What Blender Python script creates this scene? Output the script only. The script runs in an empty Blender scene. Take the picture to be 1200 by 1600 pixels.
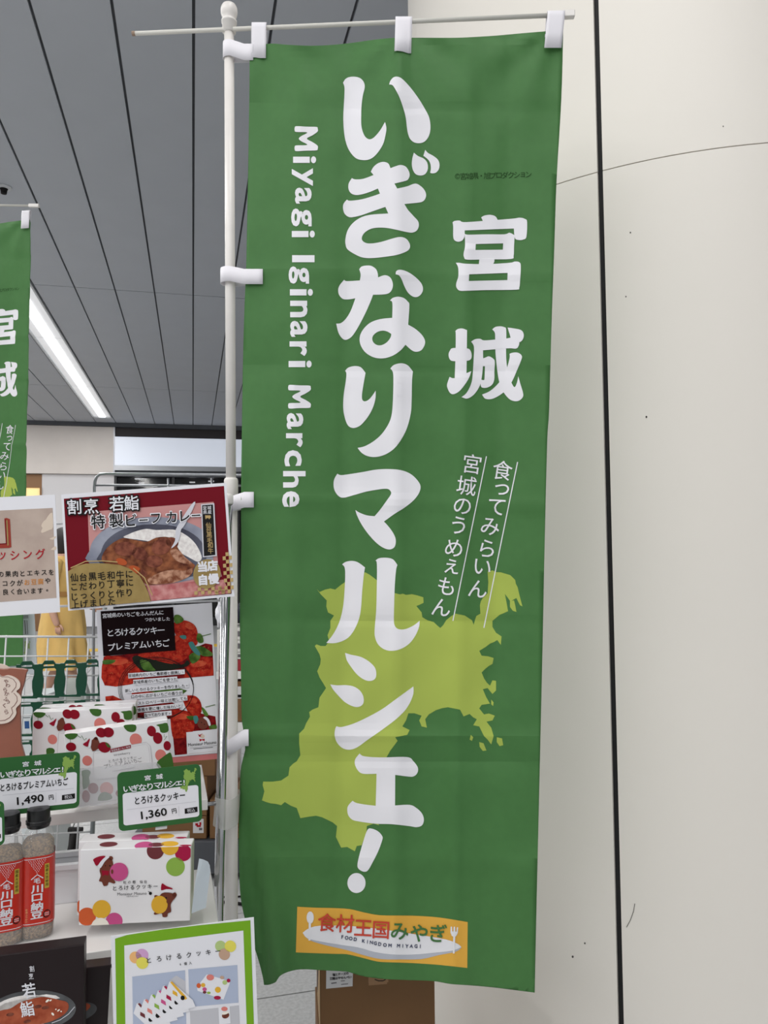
import bpy, bmesh, math, random
from mathutils import Vector, Matrix, noise
from mathutils.geometry import tessellate_polygon
random.seed(4)
S = bpy.context.scene
COL = S.collection

# ---------------------------------------------------------------- camera
F = 1200.0; CAM = Vector((0, 0, 1.42)); PITCH = math.radians(2.77); ROLL = math.radians(0.6)
fw = Vector((0, math.cos(PITCH), math.sin(PITCH)))
up0 = Vector((0, -math.sin(PITCH), math.cos(PITCH))); rt0 = Vector((1, 0, 0))
RT = rt0 * math.cos(ROLL) - up0 * math.sin(ROLL)
UP = rt0 * math.sin(ROLL) + up0 * math.cos(ROLL)
cd = bpy.data.cameras.new('camera'); cam = bpy.data.objects.new('camera', cd); COL.objects.link(cam)
cd.sensor_fit = 'VERTICAL'; cd.sensor_height = 36.0; cd.lens = 36.0 * F / 1600.0
cd.clip_start = 0.05; cd.clip_end = 200
cam.matrix_world = Matrix(((RT.x, UP.x, -fw.x, CAM.x), (RT.y, UP.y, -fw.y, CAM.y), (RT.z, UP.z, -fw.z, CAM.z), (0, 0, 0, 1)))
S.camera = cam

# ---------------------------------------------------------------- world, lights, exposure
S.view_settings.view_transform = 'Standard'; S.view_settings.look = 'None'
S.view_settings.gamma = 1.0; S.view_settings.use_curve_mapping = False
S.view_settings.exposure = -0.50
W = bpy.data.worlds.new('world'); S.world = W; W.use_nodes = True
W.node_tree.nodes['Background'].inputs[0].default_value = (0.93, 0.96, 1.0, 1)
W.node_tree.nodes['Background'].inputs[1].default_value = 0.74
HC = 2.4; CEIL = 1.42 + HC; ANG = math.atan(299 / 1200.0)
HA = Vector((-math.sin(ANG), math.cos(ANG), 0)); HB = Vector((math.cos(ANG), math.sin(ANG), 0))
def hall(p, q, z): return HB * p + HA * q + Vector((0, 0, z))
PW = 0.348
def area(name, p, q, lp, lq, power, z=None):
    d = bpy.data.lights.new(name, 'AREA'); d.shape = 'RECTANGLE'; d.size = lp; d.size_y = lq; d.energy = power
    d.color = (1.0, 0.985, 0.96)
    o = bpy.data.objects.new(name, d); COL.objects.link(o)
    o.location = hall(p, q, CEIL - 0.03 if z is None else z); o.rotation_euler = (0, 0, ANG)
    return o
area('strip_or_fill_light', -4.5 * PW, 8.0, 0.25, 12, 190)
area('strip_or_fill_light', -4.5 * PW, -3.0, 0.25, 9, 190)
area('strip_or_fill_light', 1.0 * PW, -1.0, 0.25, 4.5, 62)  # unseen fill with no fixture, added to brighten the column beside the banner
area('strip_or_fill_light', -11.5 * PW, 4.0, 0.25, 20, 520)  # unseen row with no fixture, added to brighten column and hall from the left

# ---------------------------------------------------------------- helpers
def lin(c):
    return tuple(((v / 12.92) if v <= 0.04045 else ((v + 0.055) / 1.055) ** 2.4) for v in (x / 255.0 for x in c))
MATS = {}
def mat(name, rgb, rough=0.6, metal=0.0, noise_amt=0.0, scale=20, bump=0.0, coat=0.0, rgb2=None, emit=0.0, alpha=1.0, trans=0.0, spec=0.5, transl=0.0):
    if name in MATS: return MATS[name]
    if 'print' in name: spec, coat = 0.06, 0.0
    m = bpy.data.materials.new(name); m.use_nodes = True; MATS[name] = m
    nt = m.node_tree; b = nt.nodes['Principled BSDF']
    c = lin(rgb) + (1,)
    b.inputs['Base Color'].default_value = c
    b.inputs['Roughness'].default_value = rough; b.inputs['Metallic'].default_value = metal
    b.inputs['Coat Weight'].default_value = coat; b.inputs['Specular IOR Level'].default_value = spec
    b.inputs['Alpha'].default_value = alpha; b.inputs['Transmission Weight'].default_value = trans
    if noise_amt or rgb2 or bump:
        tc = nt.nodes.new('ShaderNodeTexCoord'); n = nt.nodes.new('ShaderNodeTexNoise')
        n.inputs['Scale'].default_value = scale; n.inputs['Detail'].default_value = 4
        nt.links.new(tc.outputs['Object'], n.inputs['Vector'])
        if noise_amt or rgb2:
            r = nt.nodes.new('ShaderNodeValToRGB')
            c2 = lin(rgb2) + (1,) if rgb2 else tuple(min(1, v * (1 + noise_amt)) for v in c[:3]) + (1,)
            c1 = c if rgb2 else tuple(v * (1 - noise_amt) for v in c[:3]) + (1,)
            r.color_ramp.elements[0].position = 0.35; r.color_ramp.elements[1].position = 0.65
            r.color_ramp.elements[0].color = c1; r.color_ramp.elements[1].color = c2
            nt.links.new(n.outputs['Fac'], r.inputs['Fac']); nt.links.new(r.outputs['Color'], b.inputs['Base Color'])
        if bump:
            bp = nt.nodes.new('ShaderNodeBump'); bp.inputs['Strength'].default_value = bump; bp.inputs['Distance'].default_value = 0.002
            nt.links.new(n.outputs['Fac'], bp.inputs['Height']); nt.links.new(bp.outputs['Normal'], b.inputs['Normal'])
    if emit:
        b.inputs['Emission Color'].default_value = c; b.inputs['Emission Strength'].default_value = emit
    if transl:
        t = nt.nodes.new('ShaderNodeBsdfTranslucent'); t.inputs['Color'].default_value = c
        mx = nt.nodes.new('ShaderNodeMixShader'); mx.inputs[0].default_value = transl
        out = nt.nodes['Material Output']
        nt.links.new(b.outputs[0], mx.inputs[1]); nt.links.new(t.outputs[0], mx.inputs[2]); nt.links.new(mx.outputs[0], out.inputs[0])
    return m

def ray(px, py): return fw + RT * ((px - 600) / F) - UP * ((py - 800) / F)
def at(px, py, Y):
    r = ray(px, py); return CAM + r * (Y / r.y)
def atz(px, py, z):
    r = ray(px, py); return CAM + r * ((z - CAM.z) / r.z)

def obj(name, V, Fc, m, parent=None, smooth=False, bevel=0.0):
    me = bpy.data.meshes.new(name); me.from_pydata([tuple(v) for v in V], [], Fc); me.update()
    if m is not None:
        for x in (m if isinstance(m, (list, tuple)) else [m]): me.materials.append(x)
    if smooth:
        for p in me.polygons: p.use_smooth = True
    o = bpy.data.objects.new(name, me); COL.objects.link(o)
    if parent: o.parent = parent
    if bevel:
        b = o.modifiers.new('bevel', 'BEVEL'); b.width = bevel; b.segments = 2; b.limit_method = 'ANGLE'
    return o
def thing(name, label, cat, M=None, group=None):
    o = bpy.data.objects.new(name, None); COL.objects.link(o); o.empty_display_size = 0.05
    if M is not None: o.matrix_world = M if isinstance(M, Matrix) else Matrix.Translation(M)
    return tag(o, label, cat, group)
def tag(o, label, cat, group=None):
    o['label'] = label; o['category'] = cat
    if group: o['group'] = group
    return o
def dup(root, label, group=None, M=None):
    def cp(o, par):
        c = o.copy(); COL.objects.link(c)
        if par: c.parent = par
        for ch in o.children: cp(ch, c)
        return c
    r = cp(root, None); r['label'] = label
    if group: r['group'] = group
    if M is not None: r.matrix_world = M
    return r
def box(x0, x1, y0, y1, z0, z1):
    V = [(x0, y0, z0), (x1, y0, z0), (x1, y1, z0), (x0, y1, z0), (x0, y0, z1), (x1, y0, z1), (x1, y1, z1), (x0, y1, z1)]
    return V, [(0, 3, 2, 1), (4, 5, 6, 7), (0, 1, 5, 4), (1, 2, 6, 5), (2, 3, 7, 6), (3, 0, 4, 7)]
def merge(*parts):
    V = []; Fc = []
    for v, f in parts:
        n = len(V); V += [tuple(x) for x in v]; Fc += [tuple(i + n for i in g) for g in f]
    return V, Fc
def tube(pts, r, n=12, cap=True, closed=False):
    pts = [Vector(p) for p in pts]; V = []; Fc = []
    N = len(pts); prev = None
    for i, p in enumerate(pts):
        if closed: t = pts[(i + 1) % N] - pts[i - 1]
        else: t = pts[min(i + 1, N - 1)] - pts[max(i - 1, 0)]
        t.normalize()
        if prev is None:
            a = Vector((0, 0, 1)) if abs(t.z) < 0.9 else Vector((1, 0, 0))
            u = t.cross(a).normalized()
        else: u = (prev - t * prev.dot(t)).normalized()
        prev = u; w = t.cross(u)
        rr = r[i] if isinstance(r, (list, tuple)) else r
        for k in range(n):
            a = 2 * math.pi * k / n; V.append(p + u * (rr * math.cos(a)) + w * (rr * math.sin(a)))
    for i in range(N if closed else N - 1):
        for k in range(n):
            a = i * n + k; b = i * n + (k + 1) % n; j = ((i + 1) % N) * n
            Fc.append((a, b, j + (k + 1) % n, j + k))
    if cap and not closed:
        Fc.append(tuple(reversed(range(n)))); Fc.append(tuple(range((N - 1) * n, N * n)))
    return V, Fc
def loc(V, root): return [Vector(v) - root.location for v in V]

def smooth_poly(pts, sub=5):
    """closed outline through pts; a point with a third entry is a sharp corner"""
    n = len(pts); out = []
    P = [Vector((p[0], p[1])) for p in pts]; C = [len(p) > 2 for p in pts]
    for i in range(n):
        p1, p2 = P[i], P[(i + 1) % n]
        p0 = P[i - 1] if not C[i] else p1; p3 = P[(i + 2) % n] if not C[(i + 1) % n] else p2
        if (p2 - p1).length < 1e-6: continue
        for k in range(sub):
            t = k / sub
            out.append(0.5 * ((2 * p1) + (p2 - p0) * t + (2 * p0 - 5 * p1 + 4 * p2 - p3) * t * t + (3 * p1 - p0 - 3 * p2 + p3) * t ** 3))
    return [(v.x, v.y) for v in out]
def fill(outer, holes=()):
    loops = [[Vector((x, y, 0)) for x, y in l] for l in (outer,) + tuple(holes)]
    flat = [(v.x, v.y) for l in loops for v in l]
    tris = tessellate_polygon(loops)
    return flat, [tuple(t) for t in tris]
def area2(l): return sum(l[i - 1][0] * l[i][1] - l[i][0] * l[i - 1][1] for i in range(len(l))) / 2

TXT = {}
def text_mesh(s, off, stamp=True):
    """glyph outline in its own unit box; each vertex also carries the copy it belongs to"""
    k = (s, off, stamp)
    if k not in TXT:
        c = bpy.data.curves.new('t', 'FONT'); c.body = s; c.resolution_u = 3; c.offset = off if not stamp else min(off, 0.0)
        o = bpy.data.objects.new('t', c); COL.objects.link(o); bpy.context.view_layer.update()
        e = o.evaluated_get(bpy.context.evaluated_depsgraph_get()); m = e.to_mesh()
        V = [(v.co.x, v.co.y) for v in m.vertices]; Fc = [tuple(p.vertices) for p in m.polygons]
        e.to_mesh_clear(); bpy.data.objects.remove(o); bpy.data.curves.remove(c)
        Z = [0.0] * len(V)
        if off > 0.003 and stamp:      # heavier weight: the glyph stamped round its own outline, each copy a hair above the last
            V0, F0 = V, Fc; V, Fc, Z = [], [], []
            for j in range(8):
                n = len(V); a = math.pi * j / 4
                V += [(x + off * math.cos(a), y + off * math.sin(a)) for x, y in V0]; Fc += [tuple(i + n for i in f) for f in F0]; Z += [j / 8.0] * len(V0)
        x0 = min(v[0] for v in V); x1 = max(v[0] for v in V); y0 = min(v[1] for v in V); y1 = max(v[1] for v in V)
        TXT[k] = ([((x - x0) / max(x1 - x0, 1e-6), (y1 - y) / max(y1 - y0, 1e-6)) for x, y in V], Fc, (x1 - x0), (y1 - y0), Z)
    return TXT[k]

def homography(src, dst):
    import numpy as np
    A = []; b = []
    for (x, y), (u, v) in zip(src, dst):
        A.append([x, y, 1, 0, 0, 0, -u * x, -u * y]); b.append(u)
        A.append([0, 0, 0, x, y, 1, -v * x, -v * y]); b.append(v)
    h = np.linalg.solve(np.array(A, float), np.array(b, float))
    def f(x, y):
        w = h[6] * x + h[7] * y + 1
        return ((h[0] * x + h[1] * y + h[2]) / w, (h[3] * x + h[4] * y + h[5]) / w)
    return f

class Print:
    """flat print collected in photo measurements and laid on a surface by self.put(px, py, layer)"""
    def __init__(self, put, parent, cut=0, step=0.00025):
        self.put = put; self.parent = parent; self.acc = {}; self.cut = cut; self.ox = self.oy = 0.0; self.s = 1.0; self.dz = 0.9
    def crop(self, ox, oy, s): self.ox, self.oy, self.s = ox, oy, s; return self
    def c(self, x, y): return (self.ox + x / self.s, self.oy + y / self.s)
    def add(self, name, m, V2, Fc, layer, Z=None):
        V, G = self.acc.setdefault((name, m.name), ([], []))
        n = len(V); V += [(x, y, layer + (self.dz * Z[i] if Z else 0)) for i, (x, y) in enumerate(V2)]; G += [tuple(i + n for i in f) for f in Fc]
    def poly(self, name, m, pts, layer=1, smooth=False, holes=(), sub=5):
        o = smooth_poly(pts, sub) if smooth else [(p[0], p[1]) for p in pts]
        hs = [smooth_poly(h, sub) if smooth else [(p[0], p[1]) for p in h] for h in holes]
        V, Fc = fill([self.c(*p) for p in o], tuple([self.c(*p) for p in h] for h in hs))
        self.add(name, m, V, Fc, layer)
    def ell(self, name, m, cx, cy, rx, ry, layer=1, rot=0, n=28):
        a = math.radians(rot)
        pts = []
        for k in range(n):
            t = 2 * math.pi * k / n; x = rx * math.cos(t); y = ry * math.sin(t)
            pts.append((cx + x * math.cos(a) - y * math.sin(a), cy + x * math.sin(a) + y * math.cos(a)))
        self.poly(name, m, pts, layer)
    def line(self, name, m, pts, w, layer=1):
        P = [Vector(p) for p in pts]; L = []; R = []
        for i, p in enumerate(P):
            t = (P[min(i + 1, len(P) - 1)] - P[max(i - 1, 0)]).normalized(); nn = Vector((-t.y, t.x)) * (w / 2)
            L.append(self.c(*(p + nn))); R.append(self.c(*(p - nn)))
        n = len(L); V = L + R
        self.add(name, m, V, [(i, i + 1, n + i + 1, n + i) for i in range(n - 1)], layer)
    def text(self, name, m, s, a, b, h, off=0.0, layer=2, grow=0.0):
        """s with its box from left-middle a to right-middle b, h tall (crop units)"""
        V, Fc, w0, h0, Z = text_mesh(s, off)
        A = Vector(a); B = Vector(b); t = (B - A).normalized(); nn = Vector((-t.y, t.x))
        A = A - t * grow; B = B + t * grow; h = h + 2 * grow
        L = (B - A)
        V2 = [self.c(*(A + L * x + nn * ((y - 0.5) * h))) for x, y in V]
        self.add(name, m, V2, Fc, layer, Z)
    def chars(self, name, m, s, pts, size, off=0.0, layer=2, rot=0, sq=1.0, grow=0.0):
        """each character of s centred on its point"""
        a = math.radians(rot)
        small = 'っゃゅょぇッャュョぁぃぅぉ'
        for ch, p in zip(s, pts):
            if ch == ' ': continue
            V, Fc, w0, h0, Z = text_mesh(ch, off)
            k = size / 0.93
            w = w0 * k * sq + 2 * grow; h = h0 * k + 2 * grow
            V2 = []
            for x, y in V:
                dx = (x - 0.5) * w; dy = (y - 0.5) * h
                V2.append(self.c(p[0] + dx * math.cos(a) - dy * math.sin(a), p[1] + dx * math.sin(a) + dy * math.cos(a)))
            self.add(name, m, V2, Fc, layer, Z)
    def run(self, name, m, s, a, b, size, **kw):
        n = len(s)
        self.chars(name, m, s, [(a[0] + (b[0] - a[0]) * i / max(n - 1, 1), a[1] + (b[1] - a[1]) * i / max(n - 1, 1)) for i in range(n)], size, **kw)
    def flush(self):
        out = []; groups = {}
        for (name, mn), (V, Fc) in self.acc.items():
            g = groups.setdefault(name, ([], [], [], []))
            mi = len(g[3]); g[3].append(MATS[mn]); n = len(g[0]); g[0].extend(V); g[1].extend(tuple(i + n for i in f) for f in Fc); g[2].extend([mi] * len(Fc))
        for name, (V, Fc, MI, ML) in groups.items():
            if self.cut:
                bm = bmesh.new(); vs = [bm.verts.new(v) for v in V]
                for f, mi in zip(Fc, MI):
                    try: bm.faces.new([vs[i] for i in f]).material_index = mi
                    except ValueError: pass
                x0 = min(v[0] for v in V); x1 = max(v[0] for v in V); y0 = min(v[1] for v in V); y1 = max(v[1] for v in V)
                for ax, lo, hi in ((0, x0, x1), (1, y0, y1)):
                    k = math.ceil(lo / self.cut)
                    while k * self.cut < hi:
                        co = [0, 0, 0]; co[ax] = k * self.cut; no = [0, 0, 0]; no[ax] = 1
                        bmesh.ops.bisect_plane(bm, geom=bm.verts[:] + bm.edges[:] + bm.faces[:], plane_co=co, plane_no=no, dist=1e-4); k += 1
                bm.verts.index_update()
                V = [tuple(v.co) for v in bm.verts]; Fc = [tuple(v.index for v in f.verts) for f in bm.faces]; MI = [f.material_index for f in bm.faces]; bm.free()
            W3 = [self.put(x, y, l) for x, y, l in V]
            G = []
            for f in Fc:   # face the viewer
                a, b, c = (V[i] for i in f[:3])
                cr = (b[0] - a[0]) * (c[1] - a[1]) - (b[1] - a[1]) * (c[0] - a[0])
                G.append(f if cr < 0 else tuple(reversed(f)))
            o = obj(name, W3, G, ML, self.parent, smooth=bool(self.cut)); o.data.polygons.foreach_set('material_index', MI)
            if name != 'cloth': o['kind'] = 'stuff'      # flat print: many small marks kept as one part
            out.append(o)
        self.acc = {}
        return out

class Card:
    """an upright rectangle standing where its four photo corners see it at the given distances"""
    def __init__(self, quad, YL, YR, dT=0.0):
        tl, tr, br, bl = quad
        T = [at(*tl, YL + dT), at(*tr, YR + dT), at(*br, YR), at(*bl, YL)]
        x = ((T[1] + T[2]) - (T[0] + T[3])) / 2; y = ((T[0] + T[1]) - (T[2] + T[3])) / 2
        self.w = x.length; x.normalize(); y = y - x * y.dot(x); self.h = y.length; y.normalize(); z = x.cross(y)
        c = (T[0] + T[1] + T[2] + T[3]) / 4
        self.M = Matrix(((x.x, y.x, z.x, c.x), (x.y, y.y, z.y, c.y), (x.z, y.z, z.z, c.z), (0, 0, 0, 1)))
        w, h = self.w / 2, self.h / 2
        self.H = homography(quad, [(-w, h), (w, h), (w, -h), (-w, -h)])
    def put(self, px, py, l):
        x, y = self.H(px, py); return (x, y, l * 0.00025)
    def sheet(self, name, m, parent, t=0.0006, bevel=0):
        V, Fc = box(-self.w / 2, self.w / 2, -self.h / 2, self.h / 2, -t, 0)
        return obj(name, V, Fc, m, parent, bevel=bevel)
    def printer(self, parent): return Print(self.put, parent)

def extrude2(outer, holes, z0, z1):
    """2D outline with holes made solid between z0 and z1"""
    V2, T = fill(outer, holes); n = len(V2)
    V = [(x, y, z1) for x, y in V2] + [(x, y, z0) for x, y in V2]
    Fc = []
    for t in T:
        a, b, c = (V2[i] for i in t)
        if (b[0] - a[0]) * (c[1] - a[1]) - (b[1] - a[1]) * (c[0] - a[0]) < 0: t = tuple(reversed(t))
        Fc.append(t); Fc.append(tuple(i + n for i in reversed(t)))
    s = 0
    for l in (outer,) + tuple(holes):
        m = len(l)
        for i in range(m):
            Fc.append((s + i, s + (i + 1) % m, s + (i + 1) % m + n, s + i + n))
        s += m
    return V, Fc
def rrect(x0, x1, y0, y1, r, n=4):
    P = []
    for cx, cy, a0 in ((x1 - r, y1 - r, 0), (x0 + r, y1 - r, 90), (x0 + r, y0 + r, 180), (x1 - r, y0 + r, 270)):
        for k in range(n + 1):
            a = math.radians(a0 + 90 * k / n); P.append((cx + r * math.cos(a), cy + r * math.sin(a)))
    return P
def lathe(profile, n=24, squash=1.0, power=2.0):
    V = []; Fc = []
    for r, z in profile:
        for k in range(n):
            a = 2 * math.pi * k / n; c, s = math.cos(a), math.sin(a)
            f = (abs(c) ** power + abs(s) ** power) ** (-1 / power)
            V.append((r * f * c, r * f * s * squash, z))
    for i in range(len(profile) - 1):
        for k in range(n):
            a = i * n + k; b = i * n + (k + 1) % n; Fc.append((a, b, b + n, a + n))
    Fc.append(tuple(reversed(range(n)))); m = (len(profile) - 1) * n; Fc.append(tuple(range(m, m + n)))
    return V, Fc

# ---------------------------------------------------------------- materials
M_white = mat('white_print', (232, 231, 236), 0.75)
M_green = mat('banner_cloth', (84, 139, 77), 0.6, noise_amt=0.03, scale=60, spec=0.45, transl=0.36)
M_lime = mat('lime_print', (196, 214, 104), 0.62, transl=0.3)
M_tab = mat('tab_fabric', (228, 226, 232), 0.7)
M_dkgreen = mat('dark_green_print', (44, 72, 40), 0.7)
M_pole = mat('white_pole_plastic', (226, 222, 218), 0.35, noise_amt=0.02, scale=30)
M_arm = mat('arm_plastic', (205, 203, 196), 0.5)
M_chrome = mat('chrome', (190, 190, 192), 0.16, metal=1.0)
M_black = mat('black_ink', (20, 18, 18), 0.6, spec=0.2)
M_paper = mat('white_paper', (226, 226, 232), 0.45, coat=0.25)
M_shelf = mat('white_shelf', (226, 224, 222), 0.3)
M_wire = mat('white_wire', (214, 214, 216), 0.4)

# ---------------------------------------------------------------- setting: floor, ceiling, far wall, column
def structure(o): o['kind'] = 'structure'; return o
M_tile = mat('floor_tile_stone', (176, 177, 178), 0.35, rgb2=(194, 195, 196), scale=90)
M_joint = mat('floor_joint', (62, 62, 64), 0.8)
fl_V = []; fl_F = []
def slab(p0, p1, q0, q1, z0, z1):
    V = [hall(p, q, z) for z in (z0, z1) for p, q in ((p0, q0), (p1, q0), (p1, q1), (p0, q1))]
    return V, [(0, 3, 2, 1), (4, 5, 6, 7), (0, 1, 5, 4), (1, 2, 6, 5), (2, 3, 7, 6), (3, 0, 4, 7)]
TQ0, TP0 = 1.332, -4.2
V, Fc = merge(slab(-12, 9, -9, 18, -0.12, -0.012))
floor = structure(obj('floor', V, Fc, M_joint))
# the tiles in view, each a piece of its own; the rest of the paving in larger slabs
for i in range(10):
    for j in range(23):
        p0 = TP0 + i * 0.6; q0 = TQ0 + j * 0.6
        if i == 0 and j == 0:
            V, Fc = slab(0.003, 0.597, 0.003, 0.597, -0.012, 0.0); tile = obj('floor_tile', V, Fc, M_tile, floor); t = tile
        else:
            t = tile.copy(); COL.objects.link(t)
        t.location = hall(p0, q0, 0)
for a in ((-12, -4.2, -9, 18), (1.8, 9, -9, 18), (-4.2, 1.8, -9, 1.332), (-4.2, 1.8, 15.132, 18)):
    V, Fc = slab(*a, -0.012, 0.0); obj('floor_slab', V, Fc, M_tile, floor)
M_yel = mat('tactile_yellow', (226, 186, 60), 0.6)
V, Fc = slab(-8, 2, 11.75, 12.05, 0.0, 0.006); obj('tactile_paving', V, Fc, M_yel, floor)

M_cp = mat('ceiling_panel_paint', (182, 186, 193), 0.55, noise_amt=0.015, scale=3)
M_dark = mat('dark_gap', (40, 41, 43), 0.8); M_cgap = mat('ceiling_gap', (96, 98, 102), 0.8)
QFAR = 15.0
V, Fc = slab(-12, 9, -9, QFAR + 0.4, CEIL + 0.02, CEIL + 0.1)
ceiling = structure(obj('ceiling', V, Fc, M_cgap))
PL = 4.42
QJ = [7.32 + PL * k for k in range(-2, 2)] + [QFAR]
pan = {}
for k in range(-24, 20):
    for j in range(len(QJ) - 1):
        if k == -5 and QJ[j] > -2 : continue
        key = j == len(QJ) - 2
        if key not in pan:
            V, Fc = slab(0.007, PW - 0.007, 0.006, (QJ[j + 1] - QJ[j]) - 0.006, 0.0, 0.018)
            o = obj('ceiling_panel', V, Fc, M_cp, ceiling); pan[key] = o
        else:
            o = pan[key].copy(); COL.objects.link(o)
        o.location = hall(k * PW, QJ[j], CEIL)
for a in ((-12, 9, -9, QJ[0]),):
    V, Fc = slab(*a, CEIL, CEIL + 0.018); obj('ceiling_panel', V, Fc, M_cp, ceiling)

# strip light set into the ceiling
M_refl = mat('light_reflector', (235, 236, 238), 0.4, emit=0.55)
M_lamp = mat('light_diffuser', (250, 252, 255), 0.4, emit=3.2)
M_rim = mat('light_rim', (200, 202, 205), 0.4)
lt = thing('ceiling_light', 'long recessed fluorescent strip light in the grey panelled ceiling', 'ceiling light', hall(-4.5 * PW, 10, CEIL))
p0, p1 = -5 * PW + 0.01, -4 * PW - 0.01; q1 = 14.4; q0 = q1 - 2.62 * 5
V, Fc = merge(slab(p0, p0 + 0.018, q0, q1, CEIL - 0.012, CEIL + 0.02), slab(p1 - 0.018, p1, q0, q1, CEIL - 0.012, CEIL + 0.02),
              slab(p0, p1, q1 - 0.02, q1, CEIL - 0.012, CEIL + 0.02), slab(p0, p1, q0, q0 + 0.02, CEIL - 0.012, CEIL + 0.02))
obj('frame', loc(V, lt), Fc, M_rim, lt)
for k in range(5):
    a = q0 + 2.62 * k
    V, Fc = slab(p0 + 0.02, p1 - 0.02, a + 0.008, a + 2.61, CEIL + 0.008, CEIL + 0.014)
    rf = obj('reflector', loc(V, lt), Fc, M_refl, lt)
    V, Fc = slab(p0 + 0.11, p1 - 0.11, a + 0.03, a + 2.59, CEIL - 0.002, CEIL + 0.006)
    obj('diffuser', loc(V, lt), Fc, M_lamp, rf)
# blank panel between the end of the light and the far wall
V, Fc = slab(-5 * PW + 0.007, -4 * PW - 0.007, 14.41, QFAR, CEIL, CEIL + 0.018); obj('ceiling_panel', V, Fc, M_cp, ceiling)

# sprinkler / detector
c = atz(6, 292, CEIL)
sp = thing('ceiling_detector', 'small round detector with black tip on the grey ceiling', 'detector', c)
V, Fc = lathe([(0.001, 0.0), (0.05, 0.0), (0.05, -0.008), (0.04, -0.014), (0.001, -0.014)][::-1], 20); obj('rim', V, Fc, M_rim, sp, smooth=False)
V, Fc = lathe([(0.001, -0.05), (0.018, -0.046), (0.022, -0.02), (0.026, -0.014)], 16); obj('tip', V, Fc, M_black, sp)

# far wall of the hall
def wp(px, q):
    t = (px - 600) / F; s, c_ = math.sin(ANG), math.cos(ANG); return q * (s + t * c_) / (c_ - t * s)
def wz(px, py, q):
    p = wp(px, q); P = hall(p, q, 0); r = ray(px, py); return CAM.z + r.z * P.y / r.y
M_wall = mat('beige_wall_panel', (232, 224, 218), 0.6, noise_amt=0.02, scale=4)
M_wall2 = mat('pale_wall_panel', (226, 224, 226), 0.5)
M_band = mat('dark_band', (52, 46, 46), 0.6)
M_beam = mat('ceiling_edge_beam', (84, 87, 92), 0.6)
M_sign = mat('blank_sign_face', (222, 228, 240), 0.35, emit=0.62)
M_silver = mat('silver_trim', (176, 178, 182), 0.35, metal=0.7)
Q = QFAR
wl = structure(obj('wall_far', *slab(-12, 9, Q + 0.25, Q + 0.4, 0, CEIL), M_band))
def wallpart(name, px0, px1, py0, py1, m, d0=0.0, d1=0.25, parent=wl, ref=178):
    V, Fc = slab(wp(px0, Q), wp(px1, Q), Q + d0, Q + d1, wz(ref, py1, Q), wz(ref, py0, Q))
    return obj(name, V, Fc, m, parent)
wallpart('ceiling_edge_beam', -900, 900, 656, 667, M_beam, -0.05, 0.2)
wallpart('beige_panel', -900, 176, 667.5, 741, M_wall, 0.0, 0.2)
wallpart('pale_panel', 63, 177, 741.5, 1010, M_wall2, 0.08, 0.2)
wallpart('pale_panel', -900, 36, 741.5, 1010, M_wall2, 0.08, 0.2)
wallpart('dark_head_band', 178.5, 900, 667.5, 682, M_band, 0.05, 0.2)
wallpart('white_corner_trim', 176, 178.4, 667.5, 741, M_paper, -0.02, 0.2)
wallpart('sign_band', 178.6, 900, 682.5, 727, M_sign, -0.03, 0.2)
wallpart('silver_trim', 178.6, 900, 727.5, 735, M_silver, -0.06, 0.2)
wallpart('soffit_band', 178.6, 900, 735.5, 744, M_beam, 0.0, 0.2)
# warm lit opening left of the pale panel
M_wood = mat('brown_timber', (150, 112, 78), 0.6); M_warm = mat('warm_lit_panel', (255, 226, 160), 0.5, emit=0.75)
wallpart('timber_lintel', 36, 63, 742, 762, M_wood, 0.1, 0.24)
wallpart('warm_lit_panel', 36, 63, 762.5, 800, M_warm, 0.14, 0.24)
wallpart('timber_post', 60, 63, 762, 1010, M_wood, 0.05, 0.14)
wallpart('timber_panel', 36, 63, 800.5, 1010, M_wood, 0.12, 0.24)
# dark shop window under the sign band
win = structure(bpy.data.objects.new('window_1', None)); COL.objects.link(win); win.location = hall(wp(260, Q), Q, 0)
M_glass = mat('dark_shop_glass', (24, 24, 26), 0.06, spec=0.6, alpha=0.55)
M_mull = mat('window_frame_dark', (58, 58, 60), 0.4, metal=0.5)
xs = [179, 270, 372, 480, 600]
for i in range(4):
    V, Fc = slab(wp(xs[i] + 2, Q), wp(xs[i + 1] - 2, Q), Q + 0.1, Q + 0.12, 0.15, wz(178, 746, Q))
    obj('pane', loc(V, win), Fc, M_glass, win)
V, Fc = merge(*[slab(wp(x - 2, Q), wp(x + 2, Q), Q + 0.05, Q + 0.16, 0.0, wz(178, 744, Q)) for x in xs],
              slab(wp(179, Q), wp(600, Q), Q + 0.05, Q + 0.16, 0, 0.15))
obj('window_frame', loc(V, win), Fc, M_mull, win)
for x, y in ((213, 745.5), (219, 752), (240, 757), (300, 750), (330, 748)):
    V, Fc = slab(wp(x - 4.5, Q), wp(x + 4.5, Q), Q + 0.18, Q + 0.24, wz(178, y + 1.6, Q), wz(178, y, Q)); obj('glass_reflection', loc(V, win), Fc, M_lamp, win)  # glowing slabs stand in for ceiling lights reflected in the glass

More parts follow.
